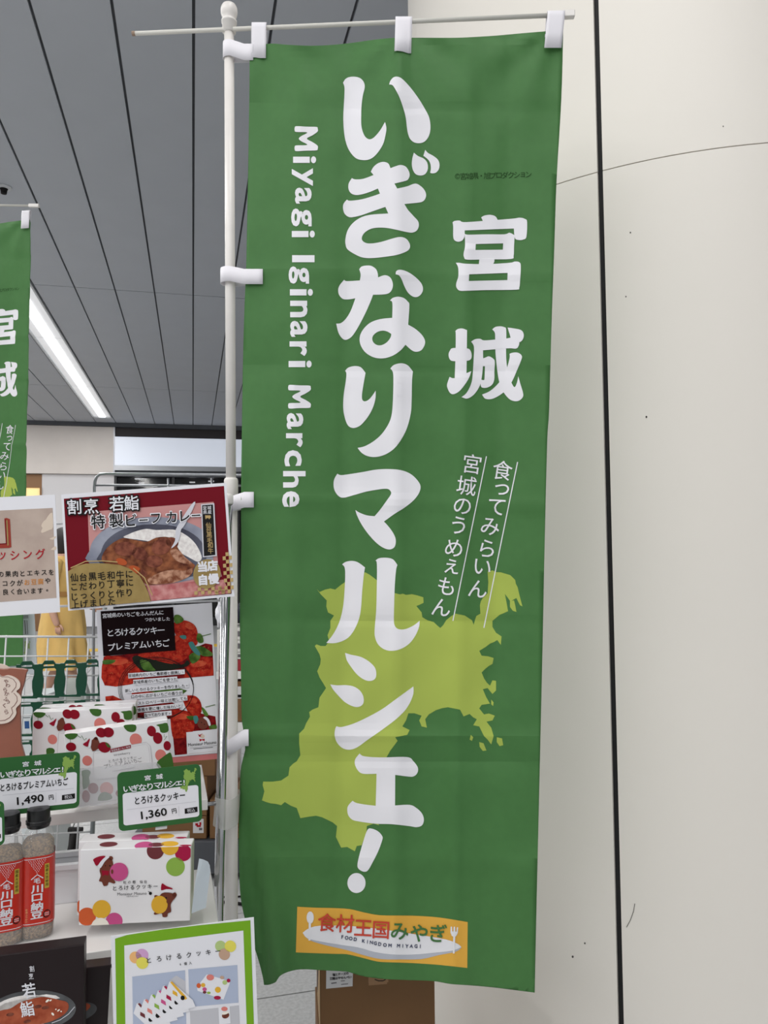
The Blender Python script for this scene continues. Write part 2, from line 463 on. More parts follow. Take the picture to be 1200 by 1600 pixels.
# the big round clad column: panels round a dark core
CC = Vector((1.1063 * 0.85, 2.8478 * 0.85, 0)); CR = 0.99345 * 0.85; RING = 1.42 + 0.85
M_clad = mat('column_enamel', (234, 229, 221), 0.5, noise_amt=0.008, scale=2, coat=0.0)
M_core = mat('column_joint', (30, 30, 32), 0.7)
V, Fc = lathe([(CR - 0.012, 0), (CR - 0.012, CEIL + 0.02)], 96)
colm = structure(obj('wall_column', [Vector(v) + CC for v in V], Fc, M_core, smooth=False))
seam = None
def col_hit(px, py):
    r = ray(px, py); d = Vector((r.x, r.y)); o = -Vector((CC.x, CC.y))
    a = d.dot(d); b = 2 * o.dot(d); c_ = o.dot(o) - CR * CR
    t = (-b - math.sqrt(b * b - 4 * a * c_)) / (2 * a); return CAM + r * t
h = col_hit(952, 858); th = math.atan2(h.y - CC.y, h.x - CC.x); gap = 0.0062 / CR
def clad(a0, a1, z0, z1):
    n = max(6, int((a1 - a0) / math.radians(2.5))); V = []; Fc = []
    for k in range(n + 1):
        a = a0 + (a1 - a0) * k / n
        for r in (CR, CR - 0.008):
            for z in (z0, z1): V.append((CC.x + r * math.cos(a), CC.y + r * math.sin(a), z))
    for k in range(n):
        i = k * 4; j = i + 4
        Fc += [(i, j, j + 1, i + 1), (i + 2, i + 3, j + 3, j + 2), (i + 1, j + 1, j + 3, i + 3), (i, i + 2, j + 2, j)]
    e = n * 4; Fc += [(0, 1, 3, 2), (e, e + 2, e + 3, e + 1)]
    o = obj('cladding_panel', V, Fc, M_clad, colm, smooth=True)
    md = o.modifiers.new('split', 'EDGE_SPLIT'); md.split_angle = math.radians(30)
    return o
T3 = 2 * math.pi / 3
for k in range(3):
    for z0, z1 in ((0.0, RING - 0.0012), (RING + 0.0012, CEIL)):
        clad(th + T3 * k + gap, th + T3 * (k + 1) - gap, z0, z1)
# scuffs on the enamel
M_scuff = mat('scuff', (70, 66, 62), 0.8)
pc = Print(lambda x, y, l: tuple(col_hit(x, y) + (col_hit(x, y) - CC).normalized() * 0.0008), colm)
pc.line('scuff_mark', M_scuff, [(992, 1412), (990, 1424), (985, 1438), (979, 1449)], 1.0)
for x, y, r in ((895, 1495, 1.6), (914, 1474, 1.2), (985, 364, 1.1), (978, 464, 1), (1010, 652, 1.4), (1130, 198, 0.9)): pc.ell('scuff_mark', M_scuff, x, y, r, r * 1.3, n=8)
pc.flush()

# ---------------------------------------------------------------- the big banner
def Y0(px): return 1.485 - (px - 380) / 500 * 0.045
def wrinkle(x, y):
    """relief of the hanging cloth, metres towards the viewer"""
    w = 0.0
    def crease(d, a, s): return 1.9 * a * math.exp(-abs(d) / s)
    w += crease(x - 622 + (y - 60) * 0.004, 0.0034, 22)
    w += crease(x - 548 + (y - 60) * 0.012, -0.0026, 18)
    w += crease(x - 735 + (y - 60) * 0.02, 0.0034, 17) * (1 if y > 380 else 0.5)
    w += crease(x - 800 + (y - 60) * 0.03, -0.0020, 20)
    w += crease(x - 470 + (y - 60) * 0.02, 0.0022, 24)
    for yy, a in ((168, -.0008), (425, .0010), (578, -.0008), (785, .0013), (970, -.0009), (1150, .0013), (1188, -.0009), (1345, .0006)):
        w += crease(y - yy - (x - 620) * 0.02, a, 9)
    w += 0.006 * math.sin((x - 400) / 95.0 + y / 520.0) * min(1, (y - 40) / 300.0)
    w += 0.004 * math.sin(x / 47.0 - y / 300.0 + 1.0) * min(1, max(0, (y - 900) / 500.0))
    # drapes fanning from the three top loops
    for tx in (405, 631, 866):
        dx, dy = x - tx, y - 60; r = math.hypot(dx, dy) + 1; a = math.atan2(dx, dy + 20)
        w += 0.0022 * math.sin(a * 9 + tx) * math.exp(-r / 150.0) * min(1, r / 40)
    # the lower left corner folds over itself
    if y > 1180 and x < 470:
        u = (y - 1180) / 350.0
        fx = 392 + 45 * u
        w += 0.014 * u * math.exp(-((x - fx) / 16.0) ** 2) - 0.010 * u * math.exp(-((x - fx + 22) / 13.0) ** 2)
    # left edge curls between the ties
    w += 0.006 * math.exp(-(x - 372) / 18.0) * math.sin(y / 52.0)
    w += 0.0016 * (noise.noise(Vector((x / 60, y / 60, 3))))
    return w * 1.9
WG = {}
def wnode(i, j):
    if (i, j) not in WG: WG[(i, j)] = wrinkle(i * 10.0, j * 10.0)
    return WG[(i, j)]
def relief(x, y):
    i = math.floor(x / 10.0); j = math.floor(y / 10.0); u = x / 10.0 - i; v = y / 10.0 - j
    return (wnode(i, j) * (1 - u) + wnode(i + 1, j) * u) * (1 - v) + (wnode(i, j + 1) * (1 - u) + wnode(i + 1, j + 1) * u) * v
def bput(px, py, off=0.0):
    r = ray(px, py); Y = Y0(px) - relief(px, py); return CAM + r * (Y / r.y) - Vector((0, off, 0))
OUT = [(390, 91, 1), (394, 80), (417, 68.6), (450, 70), (485, 71.5), (520, 70), (552, 66.7), (585, 62), (618, 59), (650, 59), (678, 59), (710, 59), (736, 58), (775, 55.6), (815, 52), (852, 49), (880, 48, 1),
       (877, 156), (869.7, 281), (866, 390), (862, 500), (858, 640), (855, 690), (851, 850), (848, 998), (844.5, 1150), (841, 1300), (838, 1430), (835.5, 1551, 1),
       (800, 1546.5), (772, 1543), (740, 1540), (705, 1537.6), (677, 1533), (640, 1531.5), (604, 1530), (580, 1527.5), (561, 1524), (550, 1520.5), (539, 1518), (502, 1516), (482, 1514.6), (466, 1515), (454, 1517.5), (444, 1521), (437, 1525.5), (433, 1531), (430, 1535), (421, 1538.5), (412.6, 1539, 1),
       (408, 1515), (396, 1475), (384, 1440), (376, 1400), (373.5, 1340), (373, 1300), (374, 1250), (376, 1204), (381, 1180), (383, 1168), (380, 1140), (377.5, 1119), (376.5, 1050), (375, 1000), (375, 930), (377, 850), (376.5, 795), (377.5, 700), (379.5, 570), (382, 480), (384.5, 420), (387, 300), (389.5, 160)]
bo = at(880, 48, Y0(880))
banner = thing('banner', 'large green banner with big white lettering, hanging before the round column', 'banner', bo)
bp = Print(lambda x, y, l: bput(x, y, l * 0.0004) - bo, banner, cut=10)
bp.poly('cloth', M_green, OUT, 0, smooth=True, sub=4)
cloth = bp.flush()[0]
md = cloth.modifiers.new('thickness', 'SOLIDIFY'); md.thickness = 0.0006; md.offset = -1
big = []
A_ = (500, 90, 5.159); B_ = (500, 390, 4.85); C_ = (490, 720, 5.161); D_ = (490, 1020, 4.104); E_ = (680, 320, 5.0)
GL = [
 (A_, [(186,205,1),(205,175),(240,158),(290,157),(330,172),(355,205),(360,245),(345,310),(335,390),(332,470),(333,545),(345,600),(365,640),(395,660),(425,652),(455,625),(490,580),(524,520,1),(535,570),(528,625),(510,695),(475,755),(435,800),(395,823),(350,828),(300,818),(260,785),(225,730),(203,660),(192,580),(188,490),(192,390),(197,300),(197,240)], []),
 (A_, [(557,220,1),(567,190),(590,163),(620,155),(655,168),(700,210),(750,270),(800,340),(845,415),(878,480),(890,550),(885,610),(865,655),(835,683),(795,692),(755,683),(725,655),(708,610),(700,560),(690,480),(665,390),(635,310),(600,245),(580,222)], []),
 (A_, [(410,922,1),(430,885),(465,855),(510,842),(550,855),(568,893,1),(610,877),(650,867),(690,880),(715,915),(723,950),(712,980),(690,995),(600,1017,1),(622,1057,1),(700,1040),(768,1017),(815,1040),(845,1075),(855,1110),(845,1145),(820,1165),(780,1172),(680,1182,1),(710,1230),(755,1280),(790,1320),(796,1360),(780,1395),(745,1412),(700,1408),(620,1390),(540,1375),(470,1372),(410,1382),(360,1412),(338,1450),(345,1480),(380,1498),(430,1498),(500,1485),(590,1458),(650,1447),(695,1462),(722,1500),(724,1535),(700,1562),(627,1590),(531,1606),(425,1617),(351,1614),(292,1592),(223,1548),(205,1500),(207,1450),(225,1390),(265,1335),(330,1290),(410,1268),(550,1258,1),(527,1205,1),(440,1235),(340,1270),(280,1285),(235,1287),(200,1262),(186,1220),(190,1180),(218,1145,1),(240,1155),(330,1145),(420,1120),(483,1098,1),(467,1057,1),(400,1085),(340,1103),(290,1109),(250,1095),(230,1060),(232,1015),(257,973,1),(285,983),(350,978),(432,948,1)], []),
 (A_, [(757,768,1),(790,795),(835,815),(862,845),(870,885),(862,920),(840,945),(805,952),(770,940),(748,905),(740,860),(745,810)], []),
 (A_, [(848,745,1),(870,770),(915,795),(950,825),(963,860),(958,900),(935,928),(905,935),(887,930,1),(893,900),(890,860),(872,825),(833,793,1)], []),
 (B_, [(297,150,1),(315,130),(350,122),(390,125),(425,150),(438,185),(440,212,1),(490,195),(530,210),(550,250),(550,290),(530,325),(490,340),(402,343,1),(385,390),(350,470),(310,550),(270,620),(235,665),(195,685),(165,670),(140,630),(123,562,1),(160,557),(200,520),(235,460),(268,370,1),(220,378),(175,375),(145,345),(138,305),(150,270),(183,230,1),(205,240),(302,235,1),(308,190)], []),
 (B_, [(573,188,1),(578,165),(600,154),(640,160),(690,185),(740,225),(772,265),(780,305),(765,340),(735,360),(700,355),(665,325),(640,280),(620,230),(600,198)], []),
 (B_, [(530,388,1),(550,368),(590,358),(635,368),(665,395),(677,425),(668,570,1),(720,600),(770,645),(795,690),(790,730),(765,765),(725,775),(690,760),(648,722,1),(610,765),(550,805),(480,825),(410,818),(350,785),(315,740),(300,690),(308,640),(340,590),(390,550),(460,527),(547,518,1),(548,405)], [[(540,640,1),(510,622),(475,615),(435,625),(405,650),(396,680),(410,710),(440,726),(475,722),(510,700),(535,665)]]),
 (B_, [(190,920,1),(215,895),(265,883),(310,893),(345,935,1),(330,1020),(318,1100),(322,1140),(345,1150),(380,1128),(422,1070,1),(420,1130),(400,1200),(365,1265),(320,1320),(285,1345),(245,1352),(210,1330),(187,1270),(176,1200),(180,1100),(195,1000),(200,940)], []),
 (B_, [(533,902,1),(560,875),(615,862),(665,878),(704,925,1),(697,1000),(694,1150),(688,1240),(660,1350),(615,1440),(560,1510),(490,1555),(420,1572),(360,1565),(315,1540),(285,1503,1),(340,1490),(410,1450),(470,1395),(520,1320),(543,1250),(552,1150),(556,1000),(552,930)], []),
 (C_, [(192,104,1),(215,115),(260,112),(400,90),(500,72),(600,67),(700,75),(780,105),(835,155),(862,205),(850,260),(805,320),(730,380),(650,430),(567,490,1),(600,525),(640,580),(662,635),(655,690),(620,714),(570,705),(510,665),(440,590),(385,510),(350,440),(337,397,1),(370,418),(430,440),(492,447,1),(540,390),(590,320),(618,280),(625,255),(605,230),(570,226),(500,235),(420,250),(320,278),(240,298),(200,283),(170,240),(161,190),(168,145)], []),
 (C_, [(230,835,1),(260,815),(310,807),(360,820),(415,860,1),(405,920),(392,1050),(383,1180),(370,1260),(340,1340),(295,1410),(240,1450),(170,1470),(103,1468,1),(150,1410),(190,1340),(220,1260),(240,1160),(250,1040),(255,920),(250,860)], []),
 (C_, [(498,805,1),(530,785),(590,782),(640,795),(676,840,1),(665,880),(655,1000),(650,1150),(647,1280),(655,1330),(680,1355),(720,1360),(760,1350),(810,1325),(855,1290,1),(850,1340),(820,1410),(770,1475),(700,1518),(630,1532),(570,1520),(520,1480),(495,1420),(493,1350),(505,1200),(510,1000),(510,830)], []),
 (D_, [(202,0,1),(240,12),(300,25),(350,52),(390,90),(402,130),(395,165),(365,180),(325,172),(280,140),(240,90),(212,45)], []),
 (D_, [(107,202,1),(150,208),(210,207),(260,217),(300,245),(320,285),(318,325),(290,346),(250,342),(200,315),(155,270),(125,235)], []),
 (D_, [(147,470,1),(180,475),(260,452),(350,410),(440,360),(530,295),(640,215,1),(638,270),(600,350),(540,415),(450,485),(350,555),(280,605),(230,621),(185,610),(150,575),(135,530),(138,490)], []),
 (D_, [(295,645,1),(315,660),(370,668),(450,670),(600,668),(640,695),(668,735),(665,770),(640,792),(600,792),(523,782,1),(522,978,1),(615,974),(660,995),(695,1030),(707,1070),(695,1105),(660,1117),(610,1110),(500,1098),(400,1095),(300,1082),(250,1070),(222,1040),(216,1000),(225,975),(250,948,1),(275,962),(330,972),(398,980,1),(404,775,1),(320,775),(285,755),(265,715),(268,680)], []),
 (D_, [(345,1135),(375,1127),(415,1145),(440,1175),(440,1200),(415,1270),(380,1340),(350,1392),(325,1403),(295,1390),(281,1365),(290,1310),(315,1220)], []),
 (D_, [(275 + 58 * math.cos(k * math.pi / 8), 1475 + 64 * math.sin(k * math.pi / 8)) for k in range(16)], []),
]
MIYA = [
 ([(358,100,1),(385,85),(430,80),(470,92),(490,125,1),(490,150,1),(370,150,1),(370,125)], []),
 ([(135,140,1),(150,128),(190,125),(225,137),(370,128),(600,110),(660,102),(700,112),(717,135),(712,250),(690,272),(655,277),(622,262),(614,187,1),(400,195),(230,202,1),(228,250),(210,280),(180,290),(150,278),(140,245),(140,170)], []),
 ([(230,228,1),(260,235),(400,232),(540,232),(580,220),(620,240,1),(615,330),(612,400),(590,425),(400,428),(250,430),(225,410),(222,380),(233,320)], [[(316,308,1),(530,303,1),(528,352,1),(314,355,1)]]),
 ([(345,420,1),(462,420,1),(460,450),(445,470,1),(340,470,1)], []),
 ([(160,455,1),(190,455),(240,462),(400,465),(580,455),(620,445),(655,450),(668,480),(662,600),(655,650),(630,665),(400,668),(250,673),(190,672),(165,645),(165,610),(180,560),(178,490)], [[(265,545,1),(565,534,1),(563,590,1),(263,597,1)]]),
 ([(155,990,1),(175,972),(210,967),(245,980),(248,1000),(244,1330,1),(152,1355,1),(158,1180),(160,1010)], []),
 ([(104,1170),(115,1140),(140,1120),(245,1122),(275,1140),(285,1180),(275,1210),(240,1220),(140,1222),(112,1205)], []),
 ([(112,1345,1),(150,1355),(240,1318),(282,1300,1),(265,1350),(235,1400),(190,1455),(145,1480),(115,1470),(95,1430),(93,1400)], []),
 ([(280,1070,1),(310,1052),(350,1048),(380,1060),(460,1055),(560,1045),(630,1032),(655,1070),(650,1105),(630,1125),(580,1122),(470,1130),(373,1138,1),(373,1250),(360,1370),(340,1430),(300,1485),(250,1515),(205,1503,1),(245,1470),(280,1400),(292,1330),(300,1200),(302,1110)], []),
 ([(565,960,1),(620,968),(670,980),(690,1010),(685,1050),(655,1075),(600,1060),(580,1010)], []),
 ([(445,975,1),(470,955),(510,950),(540,957),(553,970),(555,1040),(553,1150),(560,1262),(585,1360),(600,1400),(620,1425),(638,1390),(648,1340,1),(665,1400),(687,1480),(675,1515),(640,1535),(595,1528),(560,1500),(525,1450),(500,1385),(485,1300),(470,1150),(468,1050),(465,1000)], []),
 ([(580,1165,1),(610,1155),(650,1158),(677,1185),(665,1230),(640,1290),(600,1380),(555,1445),(500,1490),(440,1518),(390,1515),(365,1483,1),(420,1460),(470,1420),(520,1360),(555,1290),(580,1200)], []),
 ([(362,1205,1),(390,1195),(420,1185),(455,1205),(465,1230),(462,1300),(460,1370),(440,1410),(400,1430),(365,1428),(355,1410),(353,1365,1),(380,1370),(385,1350),(388,1262,1),(362,1262,1)], []),
]
for (ox, oy, s), pts, holes in GL:
    bp.crop(ox, oy, s).poly('lettering', M_white, pts, 2, smooth=True, holes=holes, sub=5)
bp.crop(*E_)
for i, (pts, holes) in enumerate(MIYA): bp.poly('lettering', M_white, pts, 2 + 0.25 * (i % 5), smooth=True, holes=holes, sub=4)
MAP = [(253,187),(265,200),(288,190),(310,185),(330,190),(352,172),(372,158),(400,140),(430,124),(455,118),(472,127),(490,140),(512,158),(540,185),(580,205),(600,210),(612,207),(625,212),(650,209),(672,214),(697,222),(698,245),(680,254),(668,258),(690,285),(693,305),(715,318),(740,325),(756,340),(768,350),(780,338),(792,318),(810,303),(830,290),(850,294),(870,298),(900,318),(907,337),(912,318),(918,300),(935,290),(933,255),(937,238),(945,225),(965,205),(968,160),(965,115),(985,110),(1000,117),(1020,118),(1060,130),(1080,150),(1082,165),(1090,180),(1098,215),(1110,260),(1100,255),(1092,240),(1085,225),(1072,232),(1060,240),(1050,225),(1037,208),(1045,250),(1050,280),(1032,288),(1015,295),(985,320),(985,345),(1000,370),(1023,385),(1020,420),(1005,400),(992,408),(975,415),(955,430),(930,445),(940,465),(968,468),(990,475),(985,500),(970,508),(955,520),(940,535),(950,560),(962,578),(975,590),(985,568),(1000,570),(1000,610),(985,625),(965,600),(945,605),(960,640),(975,665),(955,668),(940,670),(930,685),(950,710),(970,706),(995,715),(985,735),(960,740),(980,765),(990,800),(980,835),(965,815),(950,800),(930,760),(905,755),(920,730),(905,722),(890,708),(865,718),(850,690),(800,680),(775,684),(750,692),(720,710),(705,730),(712,765),(690,760),(680,735),(690,715),(660,705),(635,705),(625,735),(610,760),(640,775),(630,795),(605,800),(580,805),(590,820),(560,860),(540,895),(520,950),(505,1000),(500,1080),(498,1140),(513,1172),(490,1165),(462,1175),(460,1200),(450,1230),(440,1255),(420,1258),(412,1280),(380,1262),(355,1265),(345,1245),(333,1220),(338,1175),(320,1160),(300,1150),(275,1138),(250,1132),(220,1136),(185,1142),(170,1100),(145,1090),(120,1075),(105,1088),(85,1083),(60,1080),(40,1074),(25,1068),(30,1050),(35,1030),(28,1005),(30,990),(70,990),(105,985),(120,975),(135,965),(140,930),(155,915),(170,905),(185,880),(180,830),(180,790),(200,770),(210,745),(225,720),(222,700),(235,690),(260,680),(265,640),(280,618),(292,600),(280,580),(265,556),(255,530),(268,500),(270,480),(265,460),(255,442),(245,425),(252,418),(270,425),(290,425),(305,405),(298,380),(310,350),(310,320),(325,298),(300,285),(293,260),(295,235),(282,222),(270,210)]
bp.crop(400, 850, 2.6667)
bp.poly('map_print', M_lime, MAP, 1)
for isl in ([(1058,238),(1075,235),(1080,255),(1085,283),(1070,278),(1058,262)], [(980,648),(990,660),(988,675),(980,668)], [(895,795),(905,805),(900,820),(890,815)], [(930,825),(948,830),(960,860),(945,862),(932,845)], [(1003,805),(1025,810),(1030,838),(1015,842),(1003,825)]):
    bp.poly('map_print', M_lime, isl, 1)
# romanised line running down the left
bp.crop(0, 0, 1)
ys = {'M': 0}
word = [('M', 478.5, 217, 36, 39), ('i', 476, 250, 36, 11), ('y', 472.5, 277, 33, 28), ('a', 474, 306, 26, 25), ('g', 471, 340, 32, 28), ('i', 474, 366, 36, 11),
        ('I', 474, 404.5, 35, 11), ('g', 467, 430, 32, 27), ('i', 471, 457, 36, 11), ('n', 467, 483, 27, 26), ('a', 467, 514, 27, 25), ('r', 466, 545, 27, 23), ('i', 469, 569, 36, 11),
        ('M', 468, 620, 35, 37), ('a', 461, 658, 26, 25), ('r', 460, 688, 26, 22), ('c', 458, 716, 27, 25), ('h', 460, 749, 35, 26), ('e', 454.5, 780, 27, 25)]
for ch, x, y, hx, wy in word:
    if ch == 'M':
        V, Fc = fill(smooth_poly([(0.0,0.93),(0.02,0.5),(0.03,0.06),(0.1,0.0),(0.22,0.01),(0.36,0.22),(0.5,0.47),(0.64,0.22),(0.78,0.01),(0.9,0.0),(0.97,0.06),(0.98,0.5),(1.0,0.93),(0.93,1.0),(0.83,1.0),(0.77,0.93),(0.75,0.45),(0.6,0.72),(0.5,0.82),(0.4,0.72),(0.25,0.45),(0.23,0.93),(0.17,1.0),(0.07,1.0)], 4))
    else: V, Fc, w0, h0, Z = text_mesh(ch, 0.024, False)
    V2 = [(x + (0.5 - b) * hx + 0.0, y + (a - 0.5) * wy) for a, b in V]
    bp.add('lettering', M_white, V2, Fc, 2)
# slanted slogan with its two rules
bp.crop(660, 680, 5.0); bp.dz = 2.0
bp.chars('slogan', M_white, '宮城のうめぇもん', [(388,225),(345,395),(312,555),(282,705),(246,880),(230,1025),(186,1180),(148,1345)], 150, off=0.0035, layer=2, rot=8, sq=1.0)
for s in ('食ってみらいん',): bp.chars('slogan', M_white, s, [(625,275),(620,425),(578,560),(530,715),(506,885),(470,1030),(434,1200)], 150, off=0.0035, layer=2, rot=8)
bp.line('slogan', M_white, [(500,165),(368,810),(238,1450)], 8, 2); bp.line('slogan', M_white, [(743,210),(610,860),(480,1505)], 8, 2)
# small credit line
bp.crop(690, 90, 7.06)
bp.run('credit_line', M_dkgreen, '©宮城県・旭プロダクション', (175, 1312), (960, 1292), 76, off=-0.002, layer=2)
# food kingdom badge
M_bad = mat('badge_yellow', (222, 168, 62), 0.7); M_plate = mat('plate_print', (226, 226, 230), 0.7); M_plsh = mat('plate_rim_print', (178, 182, 192), 0.7)
M_bred = mat('badge_red', (196, 64, 44), 0.7); M_bgrn = mat('badge_green', (62, 112, 58), 0.7); M_navy = mat('badge_navy', (40, 48, 84), 0.7)
bp.crop(440, 1400, 3.75)
bp.poly('badge', M_bad, [(92,62,1),(200,68),(300,70),(400,76),(480,95),(575,112),(700,114),(800,116),(930,126),(1090,152,1),(1088,421,1),(990,410),(900,401),(760,392),(640,388),(560,383),(460,358),(380,340),(300,338),(84,330,1)], 1, smooth=True, sub=3)
bp.poly('badge', M_plsh, [(124,215,1),(160,195),(260,185),(420,195),(600,210),(800,240),(960,262),(1030,285),(1054,300,1),(1020,325),(920,345),(820,368),(700,370),(580,368),(480,345),(380,315),(250,285),(160,255)], 2, smooth=True, sub=3)
bp.poly('badge', M_plate, [(124,213,1),(160,188),(230,172),(420,175),(600,195),(800,225),(960,252),(1030,278),(1053,297,1),(1000,318),(880,332),(760,342),(640,340),(540,325),(450,300),(350,285),(230,265),(150,245)], 3, smooth=True, sub=3)
bp.ell('badge', M_plate, 168, 124, 21, 36, 4); bp.line('badge', M_plate, [(166,150),(164,258)], 13, 4)
bp.poly('badge', M_plate, [(990,178),(998,176),(1000,205),(1006,205),(1008,177),(1016,178),(1018,206),(1024,206),(1026,180),(1034,181),(1032,215),(1022,232),(1017,236),(1013,334),(1003,334),(1005,236),(996,230),(989,212)], 4)
bp.chars('badge_lettering', M_bred, '食材王国', [(266,152),(372,158),(478,184),(582,196)], 104, off=0.012, layer=5, rot=3)
bp.chars('badge_lettering', M_bgrn, 'みやぎ', [(692,204),(805,214),(918,214)], 106, off=0.014, layer=5, rot=3)
pp = [(356,236),(381,241),(405,245),(432,250),None,(480,260),(503,264),(526,268),(549,273),(575,278),(605,283),(635,286),None,(685,288),(710,289),(734,290),(760,290),(787,290),(812,291)]
for ch, p in zip('FOOD KINGDOM MIYAGI', pp):
    if p: bp.chars('badge_lettering', M_navy, ch, [p], 26, off=0.02, layer=5, rot=5)
bp.flush()

# loops that tie the cloth to arm and pole
def loop_v(parent, org, x0, x1, yt, yb, back):
    """strip folded over the arm: x range, top, bottom in front"""
    xm = (x0 + x1) / 2
    prof = [(yb, -0.0045), ((yt + yb) / 2 + 6, -0.005), (yt + 10, -0.0075), (yt + 2, -0.0055), (yt, 0.0), (yt + 2, 0.0055), (yt + 10, 0.0075), (yb - 20, 0.002)]
    V = []; Fc = []; n = 6
    for i, (y, o) in enumerate(prof):
        for k in range(n + 1):
            x = x0 + (x1 - x0) * k / n
            P = at(x + (y - yt) * back, y, Y0(xm)); P.y += o
            if y > yt + 16 and o < 0: P.y = min(P.y, bput(x, y, 0.0024).y)
            V.append(P - org)
    for i in range(len(prof) - 1):
        for k in range(n): a = i * (n + 1) + k; Fc.append((a, a + 1, a + n + 2, a + n + 1))
    o = obj('loop', V, Fc, M_tab, parent, smooth=True)
    md = o.modifiers.new('thickness', 'SOLIDIFY'); md.thickness = 0.0008; md.offset = 0
    return o
loop_v(banner, bo, 394, 417, 36, 93, -0.02); loop_v(banner, bo, 618, 644, 27, 87, -0.03); loop_v(banner, bo, 855, 882, 18, 77, -0.09)
def loop_h(parent, org, x0, x1, yl, yr, h, px, pr, Yp, droop=0):
    """strip from the cloth edge (x1) round the pole at column px and back"""
    V = []; Fc = []; path = []
    c = at(px, yl, Yp)
    prof = [(x1, None), (max(x1 - 8, 389), None), (388, None), (382, None)] + [('f', 0)] + [('a', a) for a in (250, 215, 180, 145, 110)] + [(x1 - 4, 'b')]
    for t in prof:
        if t[0] == 'f': path.append((c + Vector((0.004, -pr - 0.002, 0)), 0.15))
        elif t[0] == 'a':
            a = math.radians(t[1]); path.append((c + Vector(((pr + 0.002) * math.cos(a), (pr + 0.002) * math.sin(a), 0)), 0))
        else:
            P = at(t[0], yr, Yp); Pb = bput(t[0], yr, 0.0035 if t[1] is None else -0.004); path.append((Pb, 1))
    hz = h * Yp / F
    for P, f in path:
        dz = -droop * (1 - f) if f < 1 else 0
        for k in range(3): V.append(P + Vector((0, 0, (0.5 - k / 2) * hz + dz)) - org)
    for i in range(len(path) - 1):
        for k in range(2): a = i * 3 + k; Fc.append((a, a + 3, a + 4, a + 1))
    o = obj('loop', V, Fc, M_tab, parent, smooth=True)
    md = o.modifiers.new('thickness', 'SOLIDIFY'); md.thickness = 0.0008; md.offset = 0
POLY = 1.492
loop_h(banner, bo, 348, 396, 80, 83, 27, 358, 0.0102, POLY)
loop_h(banner, bo, 342, 411, 432, 433, 24, 358, 0.0150, POLY)
loop_h(banner, bo, 350, 397, 788, 781, 24, 361, 0.0135, POLY)
loop_h(banner, bo, 350, 389, 1165, 1152, 25, 357, 0.0135, POLY)

# the pole that carries it
def make_stand(px, Yp, ytop, xj, yj, armL, armR, YL, YR, label, base_off, scale=1.0):
    top = at(px, ytop, Yp); foot = Vector((at(xj, yj + 400, Yp).x, Yp, 0.0))
    st = thing('flag_pole', label, 'flag pole', foot)
    j = at(xj, yj, Yp)
    def pt(V): return loc(V, st)
    V, Fc = tube([j - Vector((0, 0, 0.05)), top - Vector((0, 0, 0.02))], 0.0098, 20); obj('upper_tube', pt(V), Fc, M_pole, st, smooth=True)
    V, Fc = tube([foot + Vector((0, 0, 0.10)), j], 0.0124, 20); obj('lower_tube', pt(V), Fc, M_pole, st, smooth=True)
    V, Fc = lathe([(0.0125, -0.045), (0.0136, -0.044), (0.0136, -0.004), (0.0125, 0.0), (0.0098, 0.002)], 20)
    obj('joint_collar', [Vector(v) + j - foot for v in V], Fc, M_pole, st, smooth=True)
    V, Fc = lathe([(0.0100, -0.024), (0.0136, -0.022), (0.0137, -0.004), (0.0155, -0.003), (0.0155, 0.001), (0.0128, 0.002), (0.0120, 0.006), (0.0150, 0.011), (0.0165, 0.017), (0.0168, 0.022), (0.0160, 0.028), (0.0135, 0.033), (0.0085, 0.0368), (0.0005, 0.0382)], 24)
    obj('finial', [Vector(v) + top - Vector((0, 0, 0.005)) - foot for v in V], Fc, M_pole, st, smooth=True)
    a = at(*armL, YL); b = at(*armR, YR); d = (b - a).normalized()
    V, Fc = tube([a, b - d * 0.01], 0.0044, 10); arm = obj('arm', pt(V), Fc, M_arm, st, smooth=True)
    V, Fc = tube([a - d * 0.0005, a + d * 0.006], 0.0048, 10); obj('arm_tip', pt(V), Fc, mat('arm_tip_worn', (150, 128, 110), 0.7), arm)
    e = b - d * 0.042; x = d; z = Vector((0, 0, 1)); y = z.cross(x).normalized(); z = x.cross(y)
    bv, bf = box(0, 0.043, -0.006, 0.006, -0.0066, 0.0066)
    obj('arm_end_cap', pt([e + x * v[0] + y * v[1] + z * v[2] for v in bv]), bf, M_pole, arm, bevel=0.0015)
    V, Fc = lathe([(0.001, 0), (0.19, 0), (0.2, 0.02), (0.19, 0.085), (0.12, 0.1), (0.03, 0.105), (0.022, 0.14), (0.014, 0.16), (0.001, 0.16)], 28, 0.72, 4)
    obj('water_base', [Vector(v) + Vector(base_off) for v in V], Fc, mat('base_plastic', (80, 84, 90), 0.5), st, smooth=False)
    return st
make_stand(358, POLY, 30, 361, 748, (207, 52.5), (897, 22.5), 1.500, 1.440, 'white telescopic flag pole holding the large middle banner by its left edge', (0, 0, 0))

# ---------------------------------------------------------------- the banner at the far left, a second one of the same kind
T = at(47, 343, 3.07)
M2 = Matrix.Translation(T) @ Matrix.Rotation(math.radians(-2.9), 4, 'Y') @ Matrix.Rotation(math.radians(-3), 4, 'Z')
b2 = dup(banner, 'smaller looking green banner further back, cut off by the left edge, above the posters', None, M2)
make_stand(-205, 3.10, 322, -204, 760, (-270, 318), (61, 321.5), 3.11, 3.06, 'white arm and pole holding the green banner at the left edge', (0, 0, 0))

